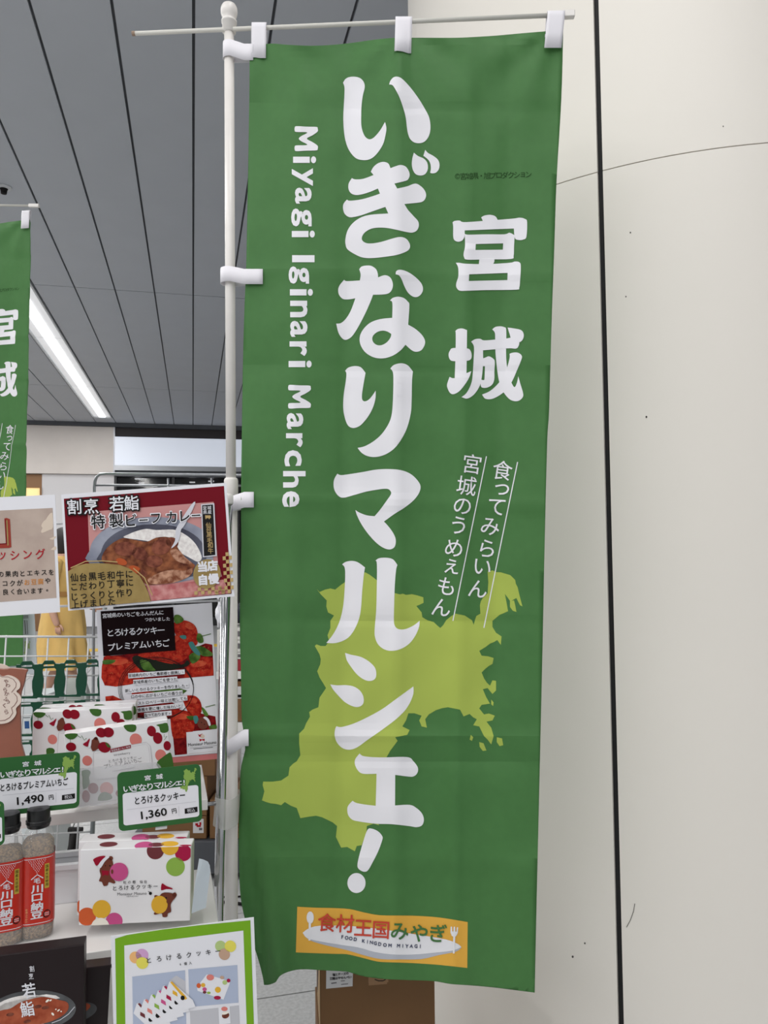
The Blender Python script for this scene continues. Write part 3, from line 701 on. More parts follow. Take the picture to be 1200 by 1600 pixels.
# ---------------------------------------------------------------- display rack on the left
RD = Vector((-0.961, -0.276, 0)); RN = Vector((-0.276, 0.961, 0)); ZU = Vector((0, 0, 1))   # along the shelf to the left, into the rack
ZA, ZB, ZC = 0.972, 0.8225, 0.684
A0 = at(183, 1257, 1.368); A0.z = 0
B0 = at(180, 1462, 1.188); B0.z = 0
def rslab(o, u0, u1, d0, d1, z0, z1):
    V = [o + RD * u + RN * d + ZU * z for z in (z0, z1) for u, d in ((u0, d0), (u0, d1), (u1, d1), (u1, d0))]
    return V, [(0, 1, 2, 3), (4, 7, 6, 5), (0, 4, 5, 1), (1, 5, 6, 2), (2, 6, 7, 3), (3, 7, 4, 0)]
rack = thing('display_rack', 'white stepped display rack with chrome upright carrying the food boxes at left', 'display rack', Vector((-0.6, 1.4, 0)))
def rp(name, VF, m, par=None, **k): return obj(name, loc(VF[0], rack), VF[1], m, par or rack, **k)
rp('shelf', rslab(A0, -0.155, 0.62, 0.0, 0.235, ZA - 0.019, ZA), M_shelf, bevel=0.001)
rp('shelf', rslab(A0, 0.10, 0.36, 0.060, 0.215, ZA + 0.0003, ZA + 0.028), M_shelf, bevel=0.001)      # low riser under the rear boxes
rp('shelf', rslab(B0, -0.155, 0.55, 0.0, 0.26, ZB - 0.022, ZB), M_shelf, bevel=0.001)
rp('riser_board', rslab(B0, -0.10, 0.55, 0.004, 0.016, ZC, ZB - 0.030), M_shelf)
rp('riser_gap', rslab(B0, -0.10, 0.55, 0.010, 0.018, ZB - 0.030, ZB - 0.022), M_dark)
rp('shelf', rslab(B0, -0.135, 0.6, -0.22, 0.016, ZC - 0.02, ZC), M_shelf, bevel=0.001)
for u, d in ((-0.09, -0.12), (0.5, -0.12), (0.5, 0.22)):
    q = B0 + RD * u + RN * d
    rp('leg', tube([q, q + ZU * (ZC - 0.02)], 0.012, 12), M_chrome, smooth=True)
upa = at(356, 778, 1.455); upb = at(342, 1400, 1.452); upd = (upb - upa) / (upa.z - upb.z)
upf = upa + upd * upa.z
u = rp('upright', tube([upa, upf], 0.0092, 20), M_chrome, smooth=True)
V, Fc = lathe([(0.0095, -0.012), (0.0105, -0.010), (0.0105, 0.004), (0.006, 0.008), (0.0005, 0.009)], 16)
rp('upright_cap', ([Vector(v) + upa for v in V], Fc), M_pole, u, smooth=True)
# bracket arms from the upright to the shelves
for z, o in ((ZA - 0.02, A0),):
    a = upa + upd * (upa.z - z); rp('bracket', tube([a, a + RD * 0.12], 0.004, 8), M_chrome, smooth=True)
# wire rails the posters are clipped to
for y0, y1, Yr in ((822, 806, 1.425), (949, 938, 1.445)):
    rp('rail', tube([at(-120, y0 + 6, Yr - 0.05), at(354, y1, Yr + 0.02)], 0.0022, 8), M_wire, smooth=True)
# white wire grid at the back of the rack
gq = [(-60, 996), (155, 992), (155, 1350), (-60, 1354)]
G = Card(gq, 1.66, 1.72)
gv = []
def gp(x, y): return G.M @ Vector(G.put(x, y, 0))
for k in range(12): gv.append(tube([gp(-60, 997.5 + 31 * k), gp(155, 992 + 31 * k)], 0.0028 if k == 0 else 0.0018, 6))
for x in (-36, -3, 30, 63, 96, 128): gv.append(tube([gp(x, 994), gp(x, 1352)], 0.0018, 6))
rp('wire_grid', merge(*gv), M_wire, smooth=True)
rp('grid_post', tube([gp(151.5, 940), gp(151.5, 2100)], 0.005, 10), mat('grey_post', (120, 126, 128), 0.4, metal=0.3), smooth=True)
gv = [tube([gp(160 + 34 * k, 1290), gp(160 + 34 * k, 1352)], 0.0018, 6) for k in range(-1, 1)]

# clear guard in front of the strawberry boxes
M_clear = mat('clear_plastic', (214, 214, 218), 0.08, alpha=0.32, spec=0.6)
CG = Card([(-20, 1214), (253, 1189), (253, 1250), (-20, 1275)], 1.262, 1.338)
cgt = thing('shelf_guard', 'clear plastic guard with rounded corner along the upper shelf edge', 'guard', CG.M)
w, h = CG.w / 2, CG.h / 2
P = [(-w, -h), (w, -h), (w, h - 0.016)] + [(w - 0.016 + 0.016 * math.cos(a), h - 0.016 + 0.016 * math.sin(a)) for a in (0.4, 0.8, 1.2, 1.57)] + [(-w, h)]
V, Fc = extrude2(P, (), -0.0015, 0); obj('panel', V, Fc, M_clear, cgt)

# ---------------------------------------------------------------- posters
# curry poster
M_maroon = mat('maroon_print', (112, 22, 34), 0.5, coat=0.25)
M_pinkp = mat('dusty_pink_print', (196, 142, 140), 0.5, coat=0.25)
M_steel = mat('steel_bowl_print', (118, 122, 138), 0.5, rgb2=(160, 164, 178), scale=14, coat=0.25)
M_steel2 = mat('steel_bowl_inner_print', (62, 62, 74), 0.5, rgb2=(96, 98, 112), scale=14, coat=0.25)
M_rice = mat('rice_print', (214, 208, 206), 0.5, rgb2=(238, 235, 232), scale=160, coat=0.25)
M_curry = mat('curry_print', (84, 44, 34), 0.5, rgb2=(150, 92, 62), scale=70, coat=0.25)
M_curry2 = mat('curry_highlight_print', (120, 70, 50), 0.5, rgb2=(196, 150, 124), scale=110, coat=0.25)
M_meat = mat('beef_print', (92, 48, 40), 0.5, rgb2=(142, 84, 66), scale=90, coat=0.25)
M_carrot = mat('carrot_print', (176, 84, 48), 0.5, coat=0.25)
M_gold = mat('gold_print', (146, 124, 78), 0.5, rgb2=(160, 138, 88), scale=40, coat=0.25)
M_gold2 = mat('pale_gold_print', (186, 160, 110), 0.5, coat=0.25)
M_fork = mat('fork_print', (206, 206, 214), 0.5, coat=0.25)
M_pink2 = mat('pink_foil_print', (176, 98, 100), 0.5, rgb2=(206, 150, 146), scale=60, coat=0.25)
cc = Card([(95, 772), (353, 755), (367, 931), (107, 955)], 1.385, 1.415)
cp = thing('curry_poster', 'laminated beef curry poster in maroon and gold, right of the dressing poster', 'poster', cc.M)
cc.sheet('sheet', M_paper, cp)
p = cc.printer(cp).crop(90, 740, 4)
p.poly('photo_print', M_maroon, [(38,155),(1038,80),(1090,748),(80,848)], 1)
p.poly('photo_print', M_pinkp, [(190,238),(975,178),(1005,560),(1030,640),(860,720),(560,700),(205,600)], 2)
p.poly('photo_print', M_pink2, [(560,700),(860,672),(1040,660),(1080,745),(590,795)], 3)
p.poly('photo_print', M_steel, [(203,560),(204,480),(225,420),(280,360),(370,310),(480,280),(600,270),(720,280),(830,310),(920,360),(968,430),(975,520),(960,570),(850,660),(560,680)], 4, smooth=True, sub=3)
p.poly('photo_print', M_steel2, [(268,560),(275,490),(300,430),(360,375),(450,335),(560,318),(680,320),(790,345),(880,400),(925,470),(930,540),(850,640),(560,660)], 5, smooth=True, sub=3)
p.poly('photo_print', M_rice, [(420,400),(450,378),(500,358),(560,345),(620,352),(680,350),(740,352),(800,380),(850,420),(885,470),(905,525),(880,550),(820,520),(700,460),(560,420)], 6, smooth=True, sub=3)
p.poly('photo_print', M_curry, [(280,530),(300,480),(340,440),(380,415),(420,402),(480,412),(560,425),(620,400),(680,395),(725,410),(760,470),(800,520),(850,560),(862,580),(820,630),(740,668),(640,690),(560,690),(500,640),(400,580),(300,560)], 7, smooth=True, sub=3)
p.poly('photo_print', M_curry2, [(640,620),(720,600),(800,605),(850,590),(840,630),(780,665),(700,685),(600,690),(570,660)], 8, smooth=True, sub=3)
p.poly('photo_print', M_curry2, [(710,480),(760,475),(800,520),(845,560),(790,560),(730,530)], 8, smooth=True, sub=3)
for x, y, rx, ry, r, m in ((655,455,65,50,-30,M_meat),(610,548,52,38,0,M_meat),(720,430,40,32,20,M_meat),(430,470,70,45,0,M_meat),(520,500,50,38,20,M_meat),(405,550,36,20,20,M_carrot),(490,598,40,22,20,M_carrot),(540,620,30,18,40,M_meat)):
    p.ell('photo_print', m, x, y, rx, ry, 9, r)
p.poly('photo_print', M_fork, [(838,195),(862,190),(800,318),(776,350),(768,400),(748,440),(715,466),(738,420),(742,370),(752,330)], 10, smooth=True, sub=3)
p.poly('photo_print', M_gold, [(70,610),(120,578),(180,562),(250,560),(320,562),(400,572),(460,595),(520,640),(556,700),(575,745),(590,797),(80,845)], 11)
p.line('photo_print', M_gold2, [(85,590),(180,548),(290,545),(380,552)], 6, 11); p.line('photo_print', M_gold2, [(480,590),(550,650),(600,760)], 6, 11)
for i in range(6):
    for j in range(11):
        if (i + j) % 2 == 0 and not (i < 2 and j < 5):
            x = 975 + i * 19 + j * 1.5; y = 500 + j * 23 - i * 2
            if i < 3 and j < 9: continue
            p.poly('photo_print', M_gold2, [(x,y),(x+19,y-2),(x+20.5,y+21),(x+1.5,y+23)], 11)
for i in range(9):
    for j in range(2):
        if (i + j) % 2: x = 860 + i * 21; y = 712 + j * 22 - i * 1.5; p.poly('photo_print', M_gold2, [(x,y),(x+21,y-1.5),(x+22,y+20.5),(x+1,y+22)], 11)
p.ell('photo_print', M_gold, 938, 625, 84, 92, 12, 20)
p.poly('photo_print', M_fork, [(898,193),(980,187),(998,514),(912,522)], 11)
p.poly('photo_print', M_black, [(905,200),(972,195),(989,507),(919,515)], 12)
M_ink = M_black
for s, a, b, sz in (('割烹', (108,206), (214,203), 92), ('若鮨', (374,188), (466,183), 90)):
    p.run('lettering', M_black, s, a, b, sz, off=0.055, layer=13, rot=-3, grow=6); p.run('lettering', M_paper, s, a, b, sz, off=0.012, layer=14, rot=-3)
pts = [(258,300),(372,292),(465,290),(543,290),(618,280),(716,272),(800,266),(868,262)]
for ch, q, sz in zip('特製ビーフカレー', pts, (86,86,78,60,70,74,74,60)):
    p.chars('lettering', M_paper, ch, [q], sz, off=0.05, layer=13, rot=-3, grow=4); p.chars('lettering', M_black, ch, [q], sz, off=0.015, layer=14, rot=-3)
for s, a, b in (('仙台黒毛和牛に', (108,650), (455,628)), ('こだわり丁寧に', (108,710), (458,680)), ('じっくりと作り', (112,772), (455,742)), ('上げました', (116,820), (345,800))):
    p.run('lettering', M_black, s, a, b, 50, off=0.012, layer=13, rot=-4)
p.chars('lettering', M_gold2, '仙台黒毛和牛', [(945,323),(948,352),(951,382),(954,416),(957,448),(960,482)], 34, off=0.01, layer=13)
p.chars('lettering', M_paper, '宮城県産', [(922,217),(950,215),(924,243),(952,241)], 24, off=0.006, layer=13)
p.poly('lettering', M_gold2, [(924,262),(958,262),(960,278),(954,278),(950,288),(945,278),(932,280),(930,288),(926,278)], 13)
for s, a, b in (('当店', (910,580), (972,573)), ('自慢', (914,662), (980,655))):
    p.run('lettering', M_paper, s, a, b, 62, off=0.05, layer=14, rot=-4)
p.flush()

# dressing poster, cut off by the left edge
M_stone = mat('stone_print', (176, 158, 148), 0.5, rgb2=(188, 171, 160), scale=22, coat=0.25)
M_cream = mat('cream_print', (214, 198, 182), 0.5, coat=0.25); M_redp = mat('red_print', (170, 30, 44), 0.5, coat=0.25)
M_brick = mat('brick_red_print', (150, 62, 52), 0.5, coat=0.25); M_orange = mat('orange_print', (206, 140, 74), 0.5, coat=0.25)
dc = Card([(-172, 786), (87, 772), (93, 957), (-163, 974)], 1.345, 1.385)
dp = thing('dressing_poster', 'laminated beige dressing poster with red and black lettering, cut by the left edge', 'poster', dc.M)
dc.sheet('sheet', M_paper, dp)
p = dc.printer(dp).crop(0, 740, 6.667)
p.poly('photo_print', M_stone, [(-1000,440),(553,357),(585,1300),(-960,1410)], 1)
for pts in ([(550,408),(505,440),(480,480),(455,500),(430,545),(445,570),(430,600),(440,622),(520,590),(556,560)], [(520,680),(590,655),(560,692),(530,690)], [(530,800),(560,770),(585,765),(582,800)]): p.poly('photo_print', M_cream, pts, 2, smooth=True, sub=2)
p.poly('lettering', M_brick, [(42,470),(66,464),(102,478),(116,770),(95,780),(0,783),(-40,783),(-40,735),(58,732)], 3)
p.poly('lettering', M_gold, [(62,490),(76,488),(88,752),(74,756)], 4); p.poly('lettering', M_maroon, [(50,480),(58,478),(70,740),(-20,745),(-20,738),(60,730)], 4)
p.run('lettering', M_redp, 'ドレッシング', (-250,878), (420,842), 105, off=0.012, layer=3, rot=-4)
p.run('lettering', M_black, 'の果肉とエキスを', (5,1056), (532,1034), 62, off=0.012, layer=3, rot=-3)
p.chars('lettering', M_black, 'コクがや', [(48,1152),(126,1148),(203,1142),(494,1122)], 62, off=0.012, layer=3, rot=-3)
p.run('lettering', M_orange, 'お豆腐', (278,1138), (420,1130), 60, off=0.012, layer=3, rot=-3)
p.run('lettering', M_black, '良く合います。', (55,1238), (488,1222), 60, off=0.012, layer=3, rot=-3)
p.flush()

# strawberry cookie poster
M_berry = mat('strawberry_print', (140, 22, 18), 0.5, rgb2=(190, 56, 38), scale=120, coat=0.25)
M_berry2 = mat('deep_strawberry_print', (96, 12, 18), 0.5, rgb2=(146, 30, 32), scale=100, coat=0.25)
M_leafp = mat('leaf_print', (54, 88, 34), 0.5, rgb2=(96, 130, 60), scale=60, coat=0.25)
M_teal = mat('teal_leaf_print', (70, 128, 124), 0.5, coat=0.25); M_shadow = mat('dark_leaf_print', (34, 38, 30), 0.5, coat=0.25)
M_brown = mat('brown_black_print', (24, 10, 12), 0.5, coat=0.25)
sc = Card([(150, 954), (332.5, 941), (341, 1177.5), (161, 1192)], 1.512, 1.535)
spt = thing('strawberry_poster', 'strawberry cookie poster with black title panel, hanging below the curry poster', 'poster', sc.M)
sc.sheet('sheet', M_paper, spt)
V, Fc = box(-sc.w/2 + 0.10, sc.w/2 - 0.004, -sc.h/2 - 0.011, -sc.h/2 + 0.05, -0.0016, -0.0008); obj('backing_sheet', V, Fc, mat('pink_paper', (206, 116, 116), 0.6), spt)
p = sc.printer(spt).crop(140, 930, 5.4545)
def berry(x, y, rx, ry, rot, m, l): p.ell('photo_print', m, x, y, rx, ry, l, rot)
p.poly('photo_print', M_berry2, [(118,530),(700,470),(1050,430),(1058,692),(450,745),(128,778)], 1)
p.poly('photo_print', M_berry, [(118,545),(200,525),(300,540),(380,590),(430,650),(440,742),(130,776)], 2, smooth=True, sub=3)
p.poly('photo_print', M_shadow, [(360,540),(470,520),(600,560),(780,600),(830,560),(850,600),(720,640),(460,655)], 2, smooth=True, sub=3)
p.poly('photo_print', M_berry, [(410,520),(520,480),(640,420),(720,350),(800,350),(860,400),(870,470),(830,540),(760,580),(680,590),(560,560)], 3, smooth=True, sub=3)
p.poly('photo_print', M_berry, [(720,240),(780,215),(850,225),(905,265),(925,330),(920,420),(870,430),(740,350)], 4, smooth=True, sub=3)
p.poly('photo_print', M_berry, [(830,620),(900,545),(980,530),(1054,540),(1058,692),(800,712)], 3)
p.poly('photo_print', M_berry2, [(930,440),(990,415),(1048,425),(1050,480),(960,500)], 3)
for q in ([(720,205),(730,170),(770,170),(805,205),(790,230),(740,245)], [(925,330),(960,340),(975,400),(940,412),(915,380)], [(850,520),(900,490),(945,520),(930,560),(880,590),(855,560)], [(900,450),(960,440),(1040,490),(1050,520),(980,525),(930,500)], [(120,560),(220,560),(190,590),(120,595)], [(430,560),(500,570),(540,620),(560,650),(460,640)]):
    p.poly('photo_print', M_leafp, q, 5, smooth=True, sub=3)
for q in ([(845,415),(880,400),(905,440),(945,500),(930,520),(880,480)], [(770,350),(820,345),(825,375),(790,375)]): p.poly('photo_print', M_teal, q, 6, smooth=True, sub=3)
p.line('photo_print', M_leafp, [(950,355),(1040,332)], 7, 5)
random.seed(12)
M_seed = mat('seed_print', (196, 108, 66), 0.5); M_glow = mat('berry_light_print', (206, 92, 62), 0.5, rgb2=(186, 60, 44), scale=90)
for cx, cy, rx, ry, rot in ((660,400,110,40,-20),(860,265,44,28,20),(930,590,70,26,-6),(250,575,80,26,-6),(780,1040,60,24,0),(880,905,36,22,10)): p.ell('photo_print', M_glow, cx, cy, rx, ry, 4.2, rot)
for cx, cy, rx, ry, n in ((650,480,190,80,46),(830,310,80,90,30),(960,610,90,60,36),(260,640,130,90,40),(790,1110,80,80,30),(870,940,60,60,18),(990,460,40,24,12)):
    for k in range(n):
        a = random.uniform(0, 6.283); q_ = math.sqrt(random.random())
        x, y = cx + rx * q_ * math.cos(a), cy + ry * q_ * math.sin(a)
        if 93 < x < 740 and y < 512 - (x - 118) * 0.075: continue
        p.ell('photo_print', M_seed, x, y, 2.4, 3.2, 4.4, n=6)
# the same picture again lower down, cut off lower right
p.poly('photo_print', M_berry2, [(700,1130),(880,1000),(1068,1040),(1078,1145),(820,1170),(828,1355),(720,1365)], 1)
p.poly('photo_print', M_berry, [(690,1000),(780,985),(860,1010),(890,1080),(880,1160),(820,1210),(740,1225),(700,1200)], 3, smooth=True, sub=3)
p.poly('photo_print', M_berry, [(790,880),(850,860),(905,870),(945,920),(950,1000),(905,1050),(840,1010)], 3, smooth=True, sub=3)
p.poly('photo_print', M_berry, [(135,870),(200,862),(260,890),(310,915),(420,905),(400,1000),(380,1010),(140,940)], 2)
p.poly('photo_print', M_berry, [(360,840),(480,820),(600,808),(700,815),(650,850),(560,860),(350,870)], 2)
p.poly('photo_print', M_leafp, [(500,825),(600,805),(760,800),(830,820),(790,850),(640,850)], 3)
p.poly('photo_print', M_berry2, [(380,950),(700,920),(780,960),(700,1060),(560,1060),(400,1050)], 2)
for q in ([(950,960),(980,980),(1010,1030),(975,1030)], [(820,1040),(880,1035),(910,1060),(860,1070)], [(1020,1120),(1070,1108),(1078,1140),(1020,1142)]): p.poly('photo_print', M_leafp, q, 5, smooth=True, sub=3)
p.poly('photo_print', M_teal, [(880,1040),(915,1035),(925,1080),(895,1100)], 6, smooth=True, sub=3)
p.line('photo_print', M_leafp, [(985,960),(1068,940)], 6, 5)
M_bear = mat('bear_brown_print', (112, 62, 50), 0.5, coat=0.25)
p.ell('photo_print', M_bear, 962, 1095, 48, 52, 6); p.poly('photo_print', M_paper, [(965,1050),(985,1040),(1015,1065),(1028,1110),(1012,1118),(995,1075)], 7, smooth=True, sub=2)
for x, y in ((950,1090),(975,1105)): p.ell('photo_print', M_black, x, y, 5, 5, 7, n=8)
p.poly('photo_print', M_paper, [(820,1172),(1095,1145),(1098,1340),(826,1366)], 7)
p.poly('lettering', M_redp, [(918,1184),(930,1194),(958,1182),(942,1212),(928,1208)], 8); p.poly('lettering', M_redp, [(930,1226),(950,1232),(976,1226),(974,1246),(952,1238),(934,1250)], 8)
p.ell('lettering', M_cream, 957, 1206, 18, 17, 8)
p.text('lettering', M_black, 'Monsieur Masuno', (836,1278), (1074,1254), 26, off=0.006, layer=8)
p.line('lettering', M_black, [(850,1304),(1080,1282)], 2, 8); p.line('lettering', M_black, [(880,1312),(1045,1298)], 5, 8); p.line('lettering', M_stone, [(840,1352),(1085,1328)], 2, 8)
p.poly('title_panel', M_brown, [(93,140),(715,100),(735,475),(118,525)], 7)
for s, a, b, sz in (('宮城県のいちごをふんだんに', (128,178), (615,148), 40), ('つかいました', (488,210), (672,202), 34), ('とろけるクッキー', (178,325), (612,300), 66), ('プレミアムいちご', (190,448), (655,410), 66)):
    p.run('lettering', M_paper, s, a, b, sz, off=0.014, layer=9, rot=-4)
for k, (rx, ry) in enumerate(((320,268),(312,262),(306,250))):
    pts = [(566 + 6 * k - rx * math.cos(t * math.pi / 24), 800 + 4 * k - ry * math.sin(t * math.pi / 24)) for t in range(49)]
    p.line('circle_print', M_black, pts, 4, 7)
tx = (('宮城県内のいちご農家様と提携し、', (345,692), (795,662)), ('宮城県産のいちごを使った', (388,748), (730,722)), ('新しいとろけるクッキーを作りました。', (318,820), (828,776)), ('口の中に広がるいちごの香りが', (368,872), (775,838)), ('のストロベリー味と比較しても', (395,930), (815,886)), ('食感を更に増した味わいと', (425,982), (765,950)), ('なっております。', (480,1028), (680,1012)))
for s, a, b in tx:
    p.poly('text_strip', M_paper, [(a[0]-16,a[1]-20),(b[0]+16,b[1]-24),(b[0]+18,b[1]+16),(a[0]-14,a[1]+24)], 8)
    p.run('lettering', M_black, s, a, b, 29, off=0.006, layer=9, rot=-4)
p.flush()

# green bordered cookie card, bottom
M_lim2 = mat('lime_border_print', (118, 168, 42), 0.5, coat=0.25)
M_photo = mat('pale_blue_photo_print', (172, 182, 204), 0.5, coat=0.25); M_photo2 = mat('pale_grey_photo_print', (190, 190, 196), 0.5, coat=0.25)
DOT = {k: mat(k + '_dot_print', v, 0.5, coat=0.25) for k, v in dict(pink=(196, 84, 136), yellow=(222, 172, 60), brown=(110, 56, 60), crimson=(164, 34, 70), green=(140, 176, 78), orange=(206, 96, 56), cream=(238, 232, 220), rose=(216, 128, 120), mauve=(204, 160, 200), lemon=(222, 212, 96), sage=(176, 196, 130), tan=(190, 158, 136), peach=(232, 180, 120)).items()}
kc = Card([(175, 1466), (398, 1430), (403, 1642), (177.5, 1672)], 1.085, 1.12)
kt = thing('cookie_card', 'white cookie information card with a green border standing at bottom left', 'sign', kc.M)
kc.sheet('sheet', M_paper, kt, t=0.0012)
p = kc.printer(kt).crop(160, 1420, 4.615)
p.poly('border_print', M_lim2, [(98,228),(180,200),(420,155),(700,115),(1072,68),(1090,1000),(98,1100)], 1)
p.poly('panel_print', M_paper, [(160,274),(1017,145),(1035,1000),(158,1100)], 2)
for x, y, k, r in ((236,356,'peach',42),(282,338,'mauve',44),(282,394,'lemon',42),(845,264,'sage',41),(918,262,'lemon',43),(872,322,'tan',42)): p.ell('dot_print', DOT[k], x, y, r, r, 3 + (k in ('lemon', 'tan')))
p.run('lettering', M_black, 'とろけるクッキー', (328,372), (824,298), 42, off=0.006, layer=6, rot=-8)
p.run('lettering', M_black, '6個入', (550,398), (622,388), 20, off=0.01, layer=6, rot=-8)
p.poly('photo_print', M_photo, [(211,492),(583,442),(586,1000),(211,1060)], 3)
p.poly('photo_print', M_photo, [(606,436),(968,400),(972,678),(610,708)], 3)
p.poly('photo_print', M_photo2, [(613,738),(975,698),(985,1000),(618,1040)], 3)
p.poly('photo_print', M_photo2, [(470,515),(520,480),(583,520),(583,610)], 4)
for k, (c_, x, y) in enumerate((('brown',245,690),('rose',295,662),('green',345,628),('pink',392,598),('crimson',430,565),('yellow',475,533))):
    p.poly('photo_print', M_paper, [(x-5,y-12),(x+10,y-14),(x+160,y+120),(x+180,y+170),(x+100,y+190),(x-30,y+60)], 4 + k)
    p.poly('photo_print', DOT[c_], [(x,y-8),(x+14,y-14),(x+110,y+92),(x+120,y+110),(x+104,y+118)], 4.5 + k)
    p.poly('photo_print', DOT[c_], [(x+18,y+48),(x+48,y+66),(x+52,y+96),(x+16,y+74)], 4.6 + k)
    p.ell('photo_print', M_black, x + 88, y + 104, 15, 17, 4.7 + k)
p.poly('photo_print', M_paper, [(740,470),(912,520),(905,545),(860,655),(670,590),(668,560)], 4)
for x, y, k, rx, ry in ((765,492,'rose',28,22),(680,552,'orange',16,18),(712,548,'yellow',16,15),(722,578,'pink',16,14),(872,528,'sage',18,17),(900,514,'crimson',14,14),(852,492,'tan',16,12),(820,582,'yellow',22,22),(722,600,'brown',14,10),(815,640,'crimson',26,14),(752,604,'green',14,9)): p.ell('photo_print', DOT[k], x, y, rx, ry, 5)
p.poly('photo_print', M_paper, [(822,712),(905,704),(910,830),(826,838)], 4); p.ell('photo_print', DOT['rose'], 866, 722, 24, 16, 5); p.ell('photo_print', M_meat, 874, 770, 28, 22, 5, -20); p.ell('photo_print', DOT['cream'], 872, 752, 26, 10, 6, -15)
p.flush()

# ---------------------------------------------------------------- price cards
M_pgreen = mat('price_card_green', (44, 96, 48), 0.5, spec=0.25)
M_plime = mat('price_map_lime', (132, 168, 74), 0.5)
MAPN = [(x / 1110.0, (y - 115) / 1165.0) for x, y in MAP]
def price_card(quad, YL, YR, label, name, price, ox, oy, s, k):
    c = Card(quad, YL, YR)
    t = thing('price_card', label, 'price card', c.M, 'price cards on the rack')
    w, h = c.w / 2, c.h / 2
    V, Fc = extrude2(rrect(-w, w, -h, h, 0.008), (), -0.0012, 0); obj('card', V, Fc, M_pgreen, t)
    cv, cf = merge(box(-0.009, 0.009, -h - 0.002, -h + 0.012, -0.0125, -0.0015), box(-0.009, 0.009, -h - 0.004, -h - 0.002, -0.0125, 0.003))
    obj('clip', cv, cf, mat('grey_clip', (190, 192, 194), 0.4), t)
    if k == 2:
        zs = ZB - c.M.translation.z
        cv, cf = merge(box(-0.003, 0.003, zs + 0.003, -h, -0.0125, -0.0095), box(-0.02, 0.02, zs + 0.003, zs + 0.005, -0.034, -0.008)); obj('stem', cv, cf, M_clear, t)
    def put(x, y, l): a, b = (x - 0.5) * 2 * w, (0.5 - y) * 2 * h; return (a, b, l * 0.00025)
    p = Print(put, t)
    p.poly('white_field', M_paper, [(a, b) for a, b in [(0.5 + x, 0.5 + y) for x, y in rrect(-0.443, 0.465, -0.14, 0.41, 0.04)]], 1)
    p.poly('map_print', M_plime, [(0.74 + 0.215 * x, 0.06 + 0.40 * y) for x, y in MAPN], 2)
    for s_, a, b, sz in (('宮城', (0.36, 0.14), (0.50, 0.14), 0.085),):
        for ch, x in zip(s_, (a[0], b[0])): 
            p.chars('lettering', M_paper, ch, [(x, a[1])], sz, off=0.02, layer=3, sq=0.95)
    V2 = 'いぎなりマルシェ!'; xs = (0.115, 0.205, 0.295, 0.385, 0.475, 0.56, 0.65, 0.73, 0.795)
    for ch, x in zip(V2, xs):
        p.chars('lettering', M_pgreen, ch, [(x, 0.292)], 0.118, off=0.06, layer=2.5, sq=0.86, grow=0.006)
        p.chars('lettering', M_paper, ch, [(x, 0.292)], 0.118, off=0.022, layer=3, sq=0.86)
    p.line('slip_edge', mat('slip_shade', (190, 190, 198), 0.6), [(0.10, 0.645), (0.93, 0.645)], 0.006, 2); p.line('slip_edge', MATS['slip_shade'], [(0.72, 0.69), (0.72, 0.86)], 0.004, 2)
    n = len(name); x0, x1 = (0.20, 0.80) if n < 9 else (0.075, 0.86)
    p.text('lettering', M_black, name, (x0, 0.51), (x1, 0.51), 0.135, off=0.018, layer=3)
    p.text('lettering', M_black, price, (0.265, 0.78), (0.575, 0.765), 0.155, off=0.02, layer=3)
    p.text('lettering', M_black, '円', (0.635, 0.765), (0.69, 0.76), 0.085, off=0.012, layer=3)
    p.poly('tax_mark', M_black, [(0.79 + 0.155 * a, 0.735 + 0.10 * b) for a, b in ((0,0.1),(1,0),(1,0.9),(0,1))], 3); p.text('lettering', M_paper, '税込', (0.82, 0.785), (0.915, 0.782), 0.065, off=0.0, layer=4)
    p.flush(); return t
price_card([(184.2, 1206), (315.5, 1194.5), (313.7, 1282), (184.4, 1301)], 1.262, 1.292, 'green price card reading 1,360 yen above the dotted cookie boxes', 'とろけるクッキー', '1,360', 0, 0, 1, 0)
price_card([(-10, 1185.5), (124.3, 1174), (124.9, 1262), (-9, 1276)], 1.225, 1.265, 'green price card reading 1,490 yen behind the furikake bottles', 'とろけるプレミアムいちご', '1,490', 0, 0, 1, 1)
price_card([(-98, 1262), (7, 1251), (6.5, 1320.5), (-97, 1333)], 1.118, 1.138, 'edge of a green price card cut off at the left, before the nearest bottle', 'ふりかけ', '1,080', 0, 0, 1, 2)

# ---------------------------------------------------------------- boxes of biscuits and curry
M_carton = mat('white_carton', (232, 230, 232), 0.35, coat=0.5)
M_side = mat('carton_side', (206, 204, 186), 0.4, coat=0.5)
def carton(c, name, label, group, depth, m=M_carton, cat='box', bevel=0.0012):
    t = thing(name, label, cat, c.M, group)
    V, Fc = box(-c.w / 2, c.w / 2, -c.h / 2, c.h / 2, -depth, 0); obj('carton', V, Fc, m, t, bevel=bevel)
    return t
def top_put(c, quad, depth):
    H = homography(quad, [(-c.w / 2, -depth), (c.w / 2, -depth), (c.w / 2, 0), (-c.w / 2, 0)])
    def f(px, py, l):
        x, z = H(px, py); return (max(-c.w / 2, min(c.w / 2, x)), c.h / 2 + l * 0.00025, max(-depth, min(0, z)))
    return f
M_hat = mat('hat_red_print', (150, 26, 48), 0.5, coat=0.4)
bx = Card([(124, 1328), (297.6, 1321.6), (297.6, 1439), (124.4, 1446)], 1.220, 1.236)
cb = carton(bx, 'cookie_box', 'white cookie box with coloured dots and brown bears, front one of two', 'dotted cookie boxes', 0.034)
p = bx.printer(cb).crop(100, 1280, 5)
